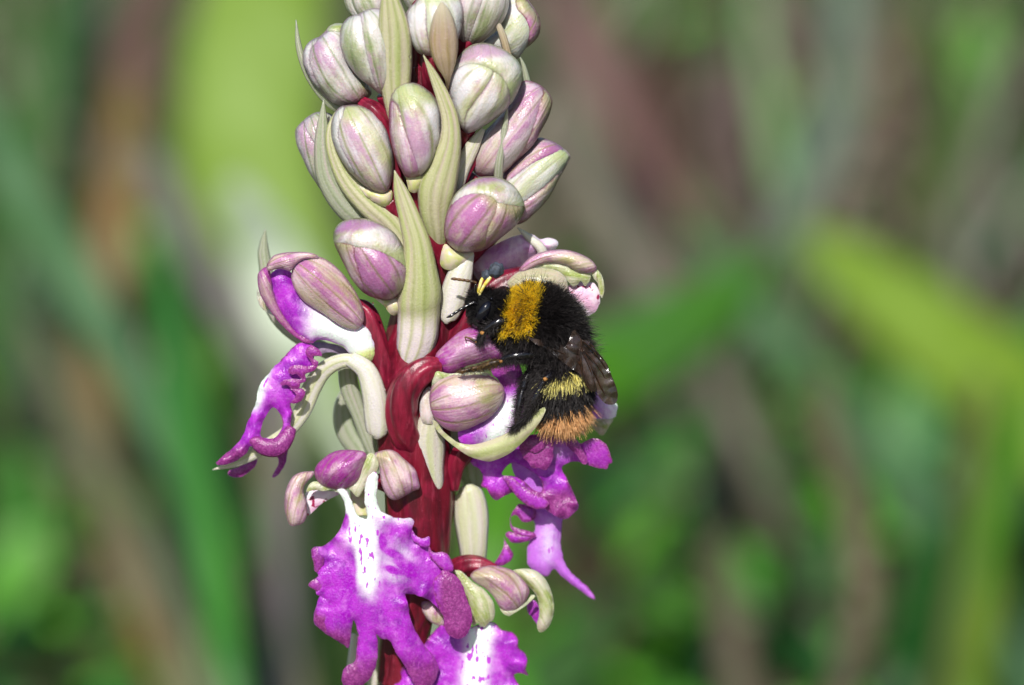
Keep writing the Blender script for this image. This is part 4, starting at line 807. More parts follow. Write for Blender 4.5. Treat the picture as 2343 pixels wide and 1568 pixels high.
part(fR, 'lobe', sheet, Cx(5, [(1108,862),(1120,842),(1150,852),(1195,872),(1230,910),(1258,970),(1280,1040),(1306,1120),(1300,1190),(1270,1250),(1212,1276),(1160,1252),(1132,1200),(1126,1140),(1100,1090),(1070,1010),(1058,930),(1075,890)]), MT['lip_plain'], z=126, dome=16, dm=24, thick=9, mask=lambda x, y, d, u, v: (0, .35+.6*lin(x, 995, 1030)+(.3 if d < 4 else 0), 0), step=5)
for pts, pl_ in (([(302,706),(345,706),(376,760),(362,822),(335,856),(316,845),(308,790),(296,745)], .7), ([(276,940),(298,908),(345,893),(378,940),(356,990),(330,985),(318,968)], .75),
                 ([(1036,694),(1064,735),(1108,728),(1152,742),(1183,800),(1184,852),(1130,846),(1075,800),(1036,750)], .55), ([(930,590),(958,630),(1000,645),(1036,630),(1042,680),(1010,700),(960,680),(925,640)], .3)):
    part(fR, 'lobe', sheet, Cx(5, pts), MT['lip_plain'], z=114, dome=9, thick=5, mask=lambda x, y, d, u, v: (0, pl_*.8+(.3 if d < 3 else 0), 0), step=4)
part(fR, 'lobe', sheet, Cx(5, [(350,1010),(420,990),(480,1040),(520,1110),(545,1200),(530,1310),(500,1310),(420,1266),(350,1214),(314,1170),(314,1120),(332,1060)]), MT['lip_plain'], z=110, dome=16, dm=30, thick=6, mask=lambda x, y, d, u, v: (0, .9*lin(y+.3*(740-x), 1390, 1425)+(.3 if d < 4 else 0), 0), step=5)
part(fR, 'lobe', sheet, Cx(5, [(590,1260),(640,1250),(700,1250),(712,1300),(712,1380),(690,1470),(640,1530),(600,1575),(540,1600),(495,1568),(490,1490),(522,1440),(568,1425),(580,1350)]), MT['lip_plain'], z=102, dome=16, dm=24, thick=6, mask=lambda x, y, d, u, v: (0, .35+.6*lin(y, 1440, 1500)+(.3 if d < 4 else 0), 0), step=5)
# --- S: lowest flower
fS = flower([(1010,1330,-30,20),(1050,1300,10,24),(1090,1296,26,24),(1130,1310,30,20)])
part(fS, 'sepal', sheet, Cx(5, [(985,1060),(1005,1038),(1080,1055),(1130,1090),(1140,1180),(1100,1195),(1040,1165),(1000,1115)]), MT['sep_pink'], z=50, dome=14, thick=7, step=6)
wS = lambda x, y, d, u, v: (1.2*math.exp(-((x-(1100-(y-1430)*.12))/32)**2), .8 if d < 4 else 0, 0)
part(fS, 'lip', sheet, Cx(5, [(1010,1300),(1050,1250),(1110,1190),(1200,1220),(1300,1200),(1400,1170),(1455,1180),(1495,1222),(1560,1235),(1594,1270),(1598,1330),(1640,1370),(1652,1420),(1642,1470),(1660,1504),(1615,1492),(1570,1500),(1590,1550),(1622,1600),(1610,1720),(1480,1800),(1300,1840),(1100,1840),(960,1760),(830,1620),(815,1560),(850,1545),(855,1480),(880,1450),(920,1480),(980,1560),(1060,1500),(1030,1400),(1000,1340)]),
     MT['lip'], z=48, dome=20, dm=30, thick=8, mask=wS, step=7, ruf=(10, 50, 22))
part(fS, 'petal', sheet, Cx(5, [(1650,1060),(1690,1030),(1730,1080),(1750,1160),(1735,1200),(1690,1150),(1660,1110)]), MT['lip_plain'], z=20, dome=8, thick=6, mask=lambda x, y, d, u, v: (0, .5, 0), step=5)
part(fS, 'sepal', sheet, Cx(5, [(1190,848),(1230,846),(1270,878),(1312,920),(1370,955),(1412,1000),(1442,1050),(1450,1110),(1438,1160),(1415,1170),(1390,1201),(1352,1192),(1345,1175),(1310,1192),(1300,1120),(1272,1040),(1245,960),(1205,885)]), MT['sep_green'], z=66, dome=22, thick=7, axis=(Cx(5, [(1180,830)])[0], Cx(5, [(1400,1210)])[0]), step=5)
part(fS, 'sepal', sheet, Cx(5, [(1560,850),(1620,834),(1690,840),(1750,878),(1790,940),(1816,1020),(1821,1100),(1800,1180),(1762,1226),(1728,1232),(1714,1190),(1728,1120),(1722,1040),(1698,985),(1655,940),(1610,890)]), MT['sep_green'], z=58, dome=26, thick=8, axis=(Cx(5, [(1560,820)])[0], Cx(5, [(1800,1240)])[0]), step=5)
part(fS, 'sepal', sheet, Cx(5, [(1485,1080),(1560,1095),(1640,1050),(1680,1000),(1704,1008),(1650,1062),(1560,1122),(1535,1132),(1500,1115)]), MT['sep_green'], z=78, dome=6, thick=5, step=4)
part(fS, 'sepal', sheet, Cx(5, [(1296,872),(1340,835),(1420,814),(1500,824),(1570,850),(1622,900),(1660,950),(1666,990),(1640,1042),(1600,1082),(1560,1102),(1515,1104),(1480,1078),(1440,1010),(1390,960),(1340,930),(1308,905)]), MT['sep_pink'], z=80, dome=34, dm=46, thick=8, axis=(Cx(5, [(1270,860)])[0], Cx(5, [(1600,1110)])[0]), step=5)
# --- T: flower under the bee's tail
fT = flower([(1035,1120,20,14),(1045,1060,40,22),(1080,1020,50,26),(1140,990,56,28),(1200,970,60,26)])
part(fT, 'petal', sheet, Cx(7, [(580,600),(690,560),(820,640),(830,800),(760,850),(640,760)]), MT['lip_lilac'], z=4, dome=6, thick=6, mask=lambda x, y, d, u, v: (.1, .2, 0))
mT = lambda x, y, d, u, v: (.30*math.exp(-((x-1278)**2+(y-1030)**2)/1600), lin(y, 1085, 1150)*.9+(.6 if d < 3 else 0)+.5*lin(x, 1330, 1400), 0)
part(fT, 'lip', sheet, Cx(7, [(305,590),(380,560),(470,560),(560,520),(700,440),(840,400),(940,420),(985,470),(1060,560),(1080,612),(990,602),(945,620),(915,650),(950,720),(985,800),(1022,895),(1005,930),(955,975),(915,982),(850,950),(790,912),(730,915),(690,895),(640,860),(590,810),(545,828),(480,858),(440,820),(420,780),(382,765),(392,720),(378,660),(330,630)]),
     MT['lip_plain'], z=44, dome=14, dm=18, thick=6, mask=mT, step=6, holes=[Cx(7, [(520,690),(545,640),(585,612),(630,620),(700,660),(775,720),(780,800),(730,790),(660,730),(600,700)])], ruf=(10, 46, 16))
part(fT, 'lobe', sheet, Cx(7, [(905,400),(960,420),(1020,470),(1070,560),(1082,610),(1050,620),(1010,560),(950,500)]), MT['lip_plain'], z=70, dome=6, thick=5, mask=lambda x, y, d, u, v: (0, .75, 0), step=5)
part(fT, 'lobe', sheet, Cx(7, [(1000,470),(1040,480),(1130,448),(1180,470),(1212,500),(1232,560),(1250,612),(1225,620),(1205,655),(1130,640),(1070,615),(1060,560)]), MT['lip_plain'], z=58, dome=8, grad=(.15, -.1), thick=5, mask=lambda x, y, d, u, v: (0, .5+(.3 if d < 4 else 0), 0), step=5)
part(fT, 'lobe', sheet, Cx(7, [(636,520),(650,470),(700,430),(780,425),(850,450),(858,520),(852,590),(820,650),(800,662),(760,648),(712,640),(690,605),(660,580)]), MT['lip_plain'], z=88, dome=8, dm=14, thick=5, mask=lambda x, y, d, u, v: (0, .9, 0), step=5, ruf=(4, 30, 10))
part(fT, 'lobe', sheet, Cx(7, [(640,500),(670,460),(740,440),(800,455),(806,490),(790,520),(740,545),(690,530)]), MT['lip_plain'], z=96, dome=9, thick=5, mask=lambda x, y, d, u, v: (0, .9, 0), step=5)
part(fT, 'lobe', sheet, Cx(7, [(520,700),(580,705),(650,760),(740,812),(820,860),(815,900),(740,915),(660,870),(600,815),(560,760)]), MT['lip_plain'], z=60, dome=9, thick=5, mask=lambda x, y, d, u, v: (0, .45+.3*(d < 4), 0), step=5)
mT3 = lambda x, y, d, u, v: (.42*math.exp(-((x-1255)/22)**2)*lin(y, 1170, 1220)*(1-lin(y, 1260, 1310))+.06, .25*lin(y, 1300, 1340)+(.4 if d < 2 else 0), 0)
part(fT, 'lip', sheet, Cx(7, [(700,900),(780,900),(905,960),(912,1060),(905,1150),(930,1260),(965,1325),(1040,1390),(1105,1450),(1132,1512),(1060,1472),(980,1412),(900,1345),(862,1312),(820,1352),(782,1352),(700,1300),(684,1230),(700,1120),(735,1060),(730,1000),(690,940)]),
     MT['lip_lilac'], z=-20, dome=20, dm=26, thick=7, mask=mT3, step=6)
for pts in ([(640,880),(740,920),(735,980),(660,1000),(620,960),(590,960),(575,970),(600,920)], [(575,970),(590,1030),(660,1052),(735,1075),(738,1100),(670,1110),(610,1080),(575,1030)],
            [(540,1090),(560,1062),(640,1085),(740,1085),(700,1120),(640,1140),(585,1140),(560,1110)], [(528,1090),(545,1130),(575,1180),(592,1220),(570,1262),(520,1288),(465,1285),(490,1240),(520,1190),(535,1130)]):
    part(fT, 'lobe', sheet, Cx(7, pts), MT['lip_plain'], z=-4, dome=12, thick=7, mask=lambda x, y, d, u, v: (0, .5+(.5 if d < 5 else 0), 0), step=5)
# --- U: pieces behind the wing
fU = flower([(1200,960,-30,14),(1250,940,-34,16),(1320,925,-34,14)])
part(fU, 'petal', sheet, Cx(7, [(1030,310),(1080,220),(1110,150),(1150,120),(1200,200),(1275,225),(1272,290),(1252,318),(1150,322),(1060,318)]), MT['lip_plain'], z=-20, dome=12, thick=7, mask=lambda x, y, d, u, v: (.3+.5*lin(x, 1360, 1410), 0, 0), step=6)
part(fU, 'sepal', sheet, Cx(7, [(1010,330),(1060,320),(1160,322),(1250,318),(1225,370),(1185,430),(1150,415),(1100,360),(1070,380),(1060,430),(1030,400)]), MT['sep_green'], z=-34, dome=8, thick=6, step=5)

# clear droplets of nectar on the buds
md = M('droplet', .05, .6); md.b.inputs['Transmission Weight'].default_value = 1; md.b.inputs['IOR'].default_value = 1.35; md.col((1, 1, 1, 1))
def ellips(c, r, n=12):
    V = []; F = []
    for i in range(n+1):
        for j in range(2*n):
            a, b = math.pi*i/n, math.pi*j/n
            V.append([c[0]+r[0]*math.sin(a)*math.cos(b), c[1]+r[1]*math.cos(a), c[2]+r[2]*math.sin(a)*math.sin(b)])
    for i in range(n):
        for j in range(2*n): F.append((i*2*n+j, i*2*n+(j+1) % (2*n), (i+1)*2*n+(j+1) % (2*n), (i+1)*2*n+j))
    return np.array(V), F
for x, y, z, r in ((938,131,120,3.5), (831,139,170,3.5), (907,404,116,4), (853,695,120,3)):
    V, F = ellips(P(x, y, z), (r*.8, r*1.2, r)); link('droplet', V, F, md.m, orchid, ORG)

# ================================================================== the bumblebee
BO = to_world([P(1232, 760, 100)])[0]
bee = bpy.data.objects.new('bumblebee', None); bee.location = BO; sc.collection.objects.link(bee); bee.empty_display_size = .01
tag(bee, 'furry black bumblebee with two yellow bands and an orange tail clinging to the orchid', 'bumblebee')
m_black = simple('chitin_black', '#0c0b0d', .16, .8, '#17131a', bump=.15, px=8)
m_body = simple('body_skin', '#070607', .75, .15)
m_eye = M('eye', .12, .7); m_eye.col(hx('#0d0d16')); m_eye.bump(m_eye.n('TexVoronoi', {'Vector': m_eye.obj(), 'Scale': 1/(2.2*U)}).outputs[0], .1, 1)
m_tan = simple('joint_tan', '#c08a4a', .4, .4, '#8a5a2a')
m_brown = simple('tarsus_brown', '#6b4a28', .4, .4, '#2f1f12')
m_fur = M('fur', .38, .35); m_fur.col(m_fur.attr('col').outputs['Color'])
_t = m_fur.n('BsdfTranslucent', {'Color': m_fur.attr('col').outputs['Color']}); _m = m_fur.n('MixShader', {0: .15, 1: m_fur.b.outputs[0], 2: _t.outputs[0]})
m_fur.t.links.new(_m.outputs[0], m_fur.t.nodes['Material Output'].inputs['Surface'])
# body: one loft, head -> neck -> thorax -> waist -> abdomen   (x, y, z, r_across, r_depth)
AX = [(1066,722,118,4,4),(1076,718,120,24,22),(1090,710,122,41,34),(1115,706,122,43,38),(1140,708,118,37,34),(1158,716,116,50,44),(1184,727,116,70,60),(1220,735,116,75,72),(1254,746,112,72,70),(1278,768,108,58,60),(1286,794,104,50,50),(1288,820,104,56,54),(1286,860,106,61,58),(1280,900,108,59,56),(1274,928,108,50,46),(1268,948,106,30,28),(1265,958,104,4,4)]
ctl = np.array([[*P(a[0], a[1], a[2]), a[3], a[4]] for a in AX]); nb_, sg_ = 110, 48
C = cr(ctl, nb_); cc = C[:, :3]; T = nrm(np.gradient(cc, axis=0))
E1 = nrm(np.cross(T, np.array([0, 0, 1.0]))); E2 = np.cross(E1, T)
E2 = E2*np.sign(E2[:, 2:3])
th = np.linspace(0, 2*math.pi, sg_, endpoint=False)
BV = cc[:, None]+np.maximum(C[:, 3], 1)[:, None, None]*np.cos(th)[None, :, None]*E1[:, None]+np.maximum(C[:, 4], 1)[:, None, None]*np.sin(th)[None, :, None]*E2[:, None]
V = BV.reshape(-1, 3); F = [(i*sg_+j, i*sg_+(j+1) % sg_, (i+1)*sg_+(j+1) % sg_, (i+1)*sg_+j) for i in range(nb_-1) for j in range(sg_)]
F += [tuple(range(sg_))[::-1], tuple((nb_-1)*sg_+j for j in range(sg_))]
body = link('body', V, F, m_body, bee, BO)

def hairs(name, pos, dirs, length, col0, col1, width, parent, curve=None, seg=2):
    """every hair a tapered three-sided tube"""
    n = len(pos); dirs = nrm(dirs); a = np.cross(dirs, rng.normal(size=(n, 3))); a = nrm(a); b = np.cross(dirs, a)
    cv = curve if curve is not None else rng.normal(size=(n, 3))*.18
    rings = []
    ts = np.linspace(0, 1, seg+1)
    for t in ts:
        c = pos+dirs*(length*t)[:, None]+cv*(length*t*t)[:, None]
        wv = (width*(1-.72*t))[:, None]
        for k in range(3):
            al = 2*math.pi*k/3; rings.append(c+wv*(math.cos(al)*a+math.sin(al)*b))
    V = np.stack(rings, 1).reshape(-1, 3); m = 3*(seg+1); F = []
    loc = []
    for s_ in range(seg):
        for k in range(3): loc.append((3*s_+k, 3*s_+(k+1) % 3, 3*(s_+1)+(k+1) % 3, 3*(s_+1)+k))
    loc = np.array(loc); F = (loc[None]+(np.arange(n)*m)[:, None, None]).reshape(-1, 4)
    W = to_world(V)-BO
    me = bpy.data.meshes.new(name); me.vertices.add(len(W)); me.vertices.foreach_set('co', W.ravel())
    me.loops.add(F.size); me.loops.foreach_set('vertex_index', F.ravel().astype(np.int32))
    me.polygons.add(len(F)); me.polygons.foreach_set('loop_start', np.arange(0, F.size, 4, dtype=np.int32))
    me.update(calc_edges=True); me.polygons.foreach_set('use_smooth', np.ones(len(F), bool))
    tt = np.repeat(ts, 3); c = col0[:, None]*(1-tt[None, :, None])+col1[:, None]*tt[None, :, None]
    c = np.concatenate([c, np.ones((n, m, 1))], 2).astype(np.float32)
    at = me.attributes.new('col', 'FLOAT_COLOR', 'POINT'); at.data.foreach_set('color', c.ravel())
    me.materials.append(m_fur.m); o = bpy.data.objects.new(name, me); sc.collection.objects.link(o); o.parent = parent; return o

def sample(n, i0, i1, back=.75):
    ii = []; jj = []
    w_ = np.maximum(C[i0:i1, 3], 1); w_ = w_/w_.sum()
    i = rng.choice(np.arange(i0, i1), n, p=w_)+rng.random(n); i = np.clip(i, 0, nb_-1.001); t = rng.random(n)*2*math.pi
    i_, f = i.astype(int), (i % 1)[:, None]
    def at(A): return A[i_]*(1-f)+A[i_+1]*f
    c_, e1, e2, tt = at(cc), nrm(at(E1)), nrm(at(E2)), nrm(at(T)); r1 = np.maximum(C[i_, 3], 1)*(1-f[:, 0])+np.maximum(C[i_+1, 3], 1)*f[:, 0]; r2 = np.maximum(C[i_, 4], 1)*(1-f[:, 0])+np.maximum(C[i_+1, 4], 1)*f[:, 0]
    p = c_+(r1*np.cos(t))[:, None]*e1+(r2*np.sin(t))[:, None]*e2
    dr = (np.gradient(C[:, 3])/np.maximum(np.linalg.norm(np.gradient(cc, axis=0), axis=1), 1e-6))[i_]
    nn = nrm(np.cos(t)[:, None]*e1*(r2/np.maximum(r1, 1))[:, None]+np.sin(t)[:, None]*e2 - np.clip(dr, -2, 2)[:, None]*tt)
    k = nn[:, 2] > -back
    return p[k], nn[k], tt[k], i[k]
def lerp3(a, b, t): return np.array(a)*(1-t)+np.array(b)*t
BLK = np.array([.006, .0055, .007]); BLK2 = np.array([.045, .038, .038])  # BLK2 lightens some black hair tips as painted glints
YEL = np.array([1.0, .57, .0]); YEL2 = np.array([1.0, .72, .04])
PYL = np.array([.95, .76, .10]); PYL2 = np.array([1.0, .92, .34]); ORA = np.array([.85, .32, .05]); ORA2 = np.array([1.0, .60, .28])
def clump(p, size, k):     # neighbouring hairs lean together
    h = np.floor(p/size).astype(int); key = (h[:, 0]*73856093 ^ h[:, 1]*19349663 ^ h[:, 2]*83492791) % 4093
    return np.random.default_rng(4).normal(size=(4093, 3))[key]*k
def idx_near(x, y): return int(np.argmin((cc[:, 0]-(x-1171))**2+(cc[:, 1]-(784-y))**2))
iN, iW = idx_near(1150, 704), idx_near(1288, 796)
# thorax
p, nn, tt, ii = sample(34000, iN, iW)
X, Y = p[:, 0]+1171, 784-p[:, 1]
q = X + (Y-715)*.24 + rng.normal(size=len(X))*4                 # slanted band
isy = (q > 1157) & (q < 1224) & (Y < 768+rng.normal(size=len(X))*5)
g = rng.random(len(p))[:, None]
c0 = np.where(isy[:, None], YEL*(.9+.1*g), BLK*(.6+.9*g)); c1 = np.where(isy[:, None], YEL2*(.9+.1*g), np.where(g > .8, BLK2*1.1, BLK2*.35))
dr_ = nn+tt*.4+rng.normal(size=p.shape)*.14+clump(p, 9, .13)
hairs('thorax_fur', p, dr_, rng.uniform(11, 24, len(p))*np.where(isy, .78, 1.1), c0, c1, np.where(isy, 1.0, .74), body)
# head
p, nn, tt, ii = sample(6000, 3, iN+3)
X, Y = p[:, 0]+1171, 784-p[:, 1]
k = ~(((X-1108)/20)**2+((Y-712)/26)**2 < 1.0) | (nn[:, 2] < .2)
k &= X > 1074
p, nn, tt = p[k], nn[k], tt[k]; g = rng.random(len(p))[:, None]
hairs('head_fur', p, nn-tt*.15+rng.normal(size=p.shape)*.25, rng.uniform(7, 15, len(p)), BLK*(.6+g), np.where(g > .85, BLK2*1.5, BLK2*.5), np.full(len(p), .65), body)
# abdomen
p, nn, tt, ii = sample(22000, iW-2, nb_-2)
X, Y = p[:, 0]+1171, 784-p[:, 1]
q = Y + (X-1280)*.26 + rng.normal(size=len(X))*3
g = rng.random(len(p))[:, None]; c0 = BLK*(.6+.9*g); c1 = np.where(g > .7, BLK2*1.4, BLK2*.5)
ye = (q > 856+rng.normal(size=len(q))*4) & (q < 879+rng.normal(size=len(q))*5); orr = q > 937+rng.normal(size=len(q))*6
ye = ye & (X > 1240)
c0 = np.where(ye[:, None], PYL*(.6+.5*g), c0); c1 = np.where(ye[:, None], PYL2*(.7+.4*g), c1)
c0 = np.where(orr[:, None], ORA*(.6+.5*g), c0); c1 = np.where(orr[:, None], ORA2*(.75+.4*g), c1)
ln = rng.uniform(14, 40, len(p))+np.where(orr, 1, 0)*rng.uniform(-4, 16, len(p))
down = np.array([-.02, -1, 0.05])
dr_ = nn*.5+np.where(orr[:, None], down*1.0+np.stack([(X-1272)/70*.7, 0*X, 0*X], 1), tt*.9)+rng.normal(size=p.shape)*.09+clump(p, 7, .24)
hairs('abdomen_fur', p, dr_, ln, c0, c1, np.full(len(p), 1.0), body, curve=np.array([0, -.12, 0])+rng.normal(size=p.shape)*.08)
# underside and flank wisps towards the flower
p, nn, tt, ii = sample(6500, idx_near(1190, 712), idx_near(1290, 870))
X, Y = p[:, 0]+1171, 784-p[:, 1]
k = (nn[:, 0]-nn[:, 1]*1.0 < -.1) | (nn[:, 1] < -.2); p, nn, tt = p[k], nn[k], tt[k]; g = rng.random(len(p))[:, None]
hairs('flank_fur', p, nn+rng.normal(size=p.shape)*.3+np.array([-.2, -.5, 0]), rng.uniform(18, 40, len(p)), BLK*(.6+g), np.where(g > .7, BLK2*2.0, BLK2*.6), np.full(len(p), .6), body)

p, nn, tt, ii = sample(3600, idx_near(1235, 735), idx_near(1288, 830))
k = (nn[:, 0] > .55) & (np.abs(nn[:, 2]) < .45); p, nn, tt = p[k], nn[k], tt[k]; g = rng.random(len(p))[:, None]
hairs('side_fur', p, nn+tt*.25+rng.normal(size=p.shape)*.2, rng.uniform(24, 46, len(p)), BLK*(.7+g), np.where(g > .55, np.array([.20, .18, .14]), BLK2*.7), np.full(len(p), .5), body)
# eyes, face
V, F = ellips(P(1107, 713, 150), (15, 29, 16), 24)
def rotz(V, c, a):
    d = V-c; ca, sa = math.cos(a), math.sin(a); return c+np.stack([d[:, 0]*ca-d[:, 1]*sa, d[:, 0]*sa+d[:, 1]*ca, d[:, 2]], 1)
link('eye', rotz(V, P(1107, 713, 148), math.radians(-30)), F, m_eye.m, bee, BO)
V, F = ellips(P(1088, 700, 96), (12, 22, 12), 14); link('eye', V, F, m_eye.m, bee, BO)
V, F = ellips(P(1088, 736, 128), (11, 16, 14), 14); link('mandible', rotz(V, P(1088, 736, 128), .3), F, m_black, bee, BO)
V, F = ellips(P(1124, 684, 158), (3.5, 3.5, 3.5), 8); link('ocellus', V, F, m_eye.m, bee, BO)
def btube(name, pts, mat, parent=bee, seg=12, nv=24, rd=0): return tube(name, pts, mat, parent, BO, seg=seg, nv=nv)
# antennae: scape then beaded flagellum
a1 = btube('antenna', [(1091,690,138,3.5),(1088,668,146,3.6),(1089,650,150,3.2)], m_black)
fl = [(1090,648,150,2.6)]+[(1090-5*i, 647-.75*i-1.2*math.sin(i*.25), 150, 3.0 if i % 2 else 3.7) for i in range(1, 12)]+[(1031,639,150,1.4)]
btube('flagellum', fl, m_brown, a1, nv=60)
a2 = btube('antenna', [(1096,700,150,3.5),(1090,695,158,3.6),(1084,693,162,3.4)], m_black)
fl = [(1085,692,162,3.0)]+[(1085-5.4*i, 692+2.4*i+.12*i*i*.6, 162, 3.1 if i % 2 else 3.7) for i in range(1, 11)]+[(1021,727,162,1.2)]
btube('flagellum', fl, m_black, a2, nv=60)

# legs
def leg(segs, joints=()):
    """segs: (name, pts, material); first one is the leg itself"""
    root_ = None
    for nm, pts, mt in segs:
        o = btube(nm, pts, mt, parent=root_ or bee, nv=26)
        root_ = root_ or o
    for (x, y, z, r) in joints:
        V, F = ellips(P(x, y, z), (r, r*.9, r), 8); link('joint', V, F, m_tan, root_, BO)
    return root_
leg([('leg', [(1178,742,150,9),(1156,734,164,11),(1136,740,170,10.5),(1116,752,168,8),(1106,760,164,6)], m_black),
     ('tibia', [(1105,760,164,7),(1098,772,160,8),(1095,782,156,6)], m_black),
     ('tarsus', [(1095,782,156,4),(1086,780,154,3.4),(1078,776,152,3),(1070,773,150,2.2),(1064,772,150,1.6),(1066,780,148,1.2)], m_brown)], [(1103,762,168,5.5), (1090,783,156,3.5)])
leg([('leg', [(1240,812,150,11),(1210,812,168,12),(1182,815,176,11),(1158,820,174,8.5),(1146,827,172,6)], m_black),
     ('tibia', [(1146,827,172,6),(1128,832,170,9),(1108,838,166,8.5),(1094,842,164,6)], simple('tibia_dark', '#2a2018', .4, .4, '#5a4424')),
     ('tarsus', [(1094,842,164,5),(1080,844,162,4.6),(1068,847,162,4.2),(1056,850,162,5),(1043,852,160,1.5)], m_brown)], [(1146,827,176,5), (1093,842,166,3), (1080,845,164,3)])
leg([('leg', [(1268,840,140,12),(1262,852,158,12),(1252,864,172,9),(1246,869,176,6)], m_black),
     ('tibia', [(1244,872,174,7),(1236,892,170,11),(1226,916,166,14),(1217,938,162,12),(1210,950,160,7)], m_black),
     ('tarsus', [(1210,950,160,6.5),(1200,960,158,6),(1188,969,156,5),(1178,975,152,4),(1170,982,150,2)], m_black)], [(1247,868,180,5.5)])
leg([('leg', [(1222,838,110,10),(1206,862,122,10),(1196,890,130,8)], m_black),
     ('tibia', [(1196,890,130,6),(1190,915,134,8),(1186,940,136,7),(1183,958,136,4)], m_black),
     ('tarsus', [(1183,958,136,4),(1180,972,136,3.4),(1176,984,136,2.4)], m_brown)], [])
leg([('leg', [(1160,760,90,9),(1140,778,96,9),(1122,790,100,6)], m_black), ('tarsus', [(1122,790,100,5),(1108,792,104,4),(1094,790,108,2)], m_brown)], [])
leg([('leg', [(1215,800,80,9),(1190,812,84,8),(1170,826,88,6)], m_black), ('tarsus', [(1170,826,88,4),(1155,836,92,3),(1140,838,96,2)], m_brown)], [])
# leg hairs
def line_hairs(pts, n, ln, r, out, c1):
    Cc = cr(np.array([[*P(a[0], a[1], a[2]), a[3]] for a in pts]), 200); i = rng.integers(0, 199, n)
    d = nrm(rng.normal(size=(n, 3))+np.array(out)*.9); pp = Cc[i, :3]+d*Cc[i, 3:4]*.8; g = rng.random(n)[:, None]
    return pp, d+nrm(np.gradient(Cc[:, :3], axis=0))[i]*.6, rng.uniform(*ln, n), BLK*(.7+g), np.where(g > .6, np.array(c1), BLK2*.7)
sets = [line_hairs([(1146,827,172,6),(1128,832,170,9),(1094,842,164,6),(1056,850,162,4)], 900, (5, 13), 1, (0, -.6, .3), hx('#8a6a3a')[:3]),
        line_hairs([(1178,742,150,9),(1136,740,170,10),(1106,762,164,7),(1096,784,156,5)], 900, (7, 18), 1, (0, -.8, 0), BLK2*2),
        line_hairs([(1240,812,150,11),(1182,815,176,11),(1146,827,172,6)], 900, (8, 20), 1, (0, -.9, -.3), BLK2*2),
        line_hairs([(1250,866,174,7),(1226,916,166,12),(1205,955,158,6),(1172,982,150,3)], 1500, (9, 22), 1, (-.3, -.3, 0), BLK2*2),
        line_hairs([(1212,850,120,9),(1194,895,130,8),(1183,958,136,4)], 900, (8, 20), 1, (-.7, -.3, 0), BLK2*2.4)]
A = [np.concatenate([s[i] for s in sets]) for i in range(5)]
hairs('leg_fur', A[0], A[1], A[2], A[3], A[4], np.full(len(A[0]), .6), body)

# wings
mw = M('wing_membrane', .16, .7); mw.col(mw.mix(mw.ramp(mw.noise(30, 3), .4, .65), hx('#2c211d'), hx('#4a3a36')))
mw.b.inputs['Alpha'].default_value = .78; mw.b.inputs['Coat Weight'].default_value = .6; mw.b.inputs['Coat Roughness'].default_value = .12
mp = mw.n('Mapping', {'Vector': mw.obj(), 'Scale': (1, 1, .3)}); mw.bump(mw.math('ADD', mw.noise(12, 3, mp.outputs[0]), mw.math('MULTIPLY', mw.noise(3, 2), .25)), .5, 5)
mv = simple('wing_vein', '#3a2416', .3, .5, '#1c120c')
zw = lambda x, y: 8*np.sin((x-1290)/14.0)
w1 = sheet('wing', Cx(9, [(760,650),(800,670),(900,690),(1000,720),(1090,740),(1150,620),(1170,600),(1230,680),(1290,700),(1370,800),(1440,890),(1480,990),(1520,1090),(1537,1160),(1525,1215),(1490,1236),(1430,1225),(1380,1170),(1340,1100),(1290,1030),(1230,985),(1130,920),(1030,840),(930,760),(840,720)]), mw.m, bee, BO, z=172, grad=(-.25, 0), dome=3, thick=1.6, step=5, zf=zw, ruf=(3, 26, 10))
w2 = sheet('wing', Cx(9, [(1090,740),(1160,720),(1215,760),(1240,800),(1290,880),(1330,980),(1350,1080),(1345,1122),(1310,1118),(1270,1070),(1235,1000),(1222,900),(1215,820),(1150,790)]), mw.m, bee, BO, z=178, grad=(-.2, 0), dome=5, thick=1.6, step=4, zf=lambda x, y: 5*np.sin((x-1300)/7.0))
def vein(parent, pts, r=1.6): tube('vein', [(*Cx(9, [(a, b)])[0], z, r) for a, b, z in pts], mv, parent, BO, seg=6, nv=30)
vein(w1, [(750,640,172),(860,700,174),(960,750,176),(1080,800,176),(1180,850,176),(1225,900,174)], 3.2)
vein(w1, [(780,640,176),(900,685,178),(1010,718,178),(1100,745,176),(1200,770,174)], 2.2)
vein(w1, [(960,750,176),(1060,830,174),(1150,900,172),(1230,980,170)], 1.6)
vein(w1, [(1170,605,172),(1225,690,172),(1235,760,172),(1290,880,170),(1350,990,164),(1400,1100,158),(1450,1180,152)], 2.0)
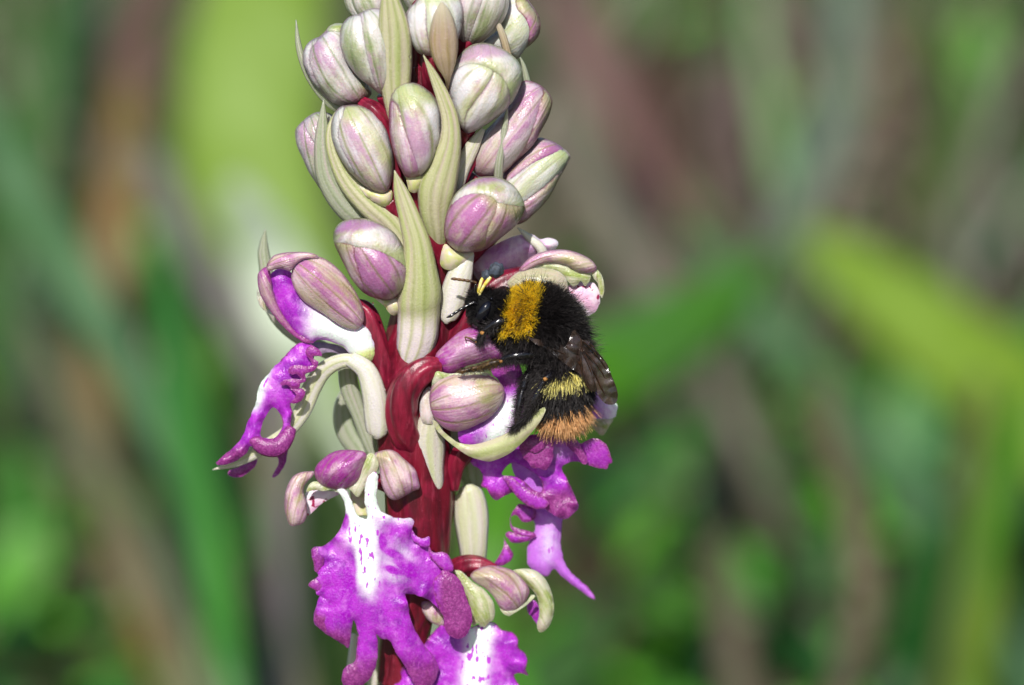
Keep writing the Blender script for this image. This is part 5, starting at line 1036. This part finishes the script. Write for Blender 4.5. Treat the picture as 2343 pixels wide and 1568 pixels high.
vein(w1, [(1235,690,172),(1310,760,168),(1390,860,160),(1450,960,154),(1500,1080,148)], 2.0)
vein(w1, [(1240,770,172),(1330,860,168),(1400,960,160),(1450,1060,154),(1490,1150,150)], 1.4)
vein(w1, [(1290,700,168),(1370,800,162),(1440,890,156),(1480,990,150),(1520,1090,144),(1535,1160,142)], 1.4)
vein(w2, [(1212,760,182),(1225,860,184),(1235,960,182),(1270,1060,180),(1310,1118,176)], 2.2)
vein(w2, [(1225,770,184),(1270,860,184),(1310,960,180),(1335,1060,178),(1330,1118,176)], 1.6)
V, F = ellips(P(*Cx(9, [(782,622)])[0], 186), (7, 5, 6), 10); link('tegula', V, F, m_black, bee, BO)
V, F = ellips(P(*Cx(9, [(780,670)])[0], 180), (8, 6, 4), 10); link('wing_hinge', V, F, m_brown, bee, BO)

# pollen masses of the orchid stuck to the bee's head (stalk + club)
m_ystalk = simple('pollinium_stalk', '#d8c040', .35, .5, '#efe6a8'); m_club = simple('pollinium_club', '#4a5260', .6, .4, '#2c3038', bump=.9, px=9)
def club(c, r, seed):
    V, F = ellips(P(*c), r, 14); rr = np.random.default_rng(seed); d = nrm(V-P(*c))
    k = sum(np.sin(d@(rr.normal(size=3)*6)+rr.uniform(0, 6)) for _ in range(5))*.045
    return P(*c)+(V-P(*c))*(1+k)[:, None], F
for stalk, c, r, lab in (([(1092,674,142,3),(1097,656,148,3.6),(1102,641,150,4),(1109,633,150,4)], (1113,630,150), (12,12,11), 'smaller grey pollen club on a short yellow stalk above the bee head'),
                         ([(1096,676,146,3),(1105,658,152,3.6),(1114,645,156,4.6),(1122,634,156,4.5)], (1135,619,156), (18,18,15), 'larger round grey pollen club on a yellow stalk above the bee head')):
    org = to_world([P(*stalk[0][:3])])[0]
    e = bpy.data.objects.new('pollinium', None); e.location = org; sc.collection.objects.link(e); e.empty_display_size = .003
    tag(e, lab, 'pollinium')
    tube('stalk', stalk, m_ystalk, e, org, seg=12, nv=20)
    V, F = club(c, r, int(c[0])); link('club', V, F, m_club, e, org)
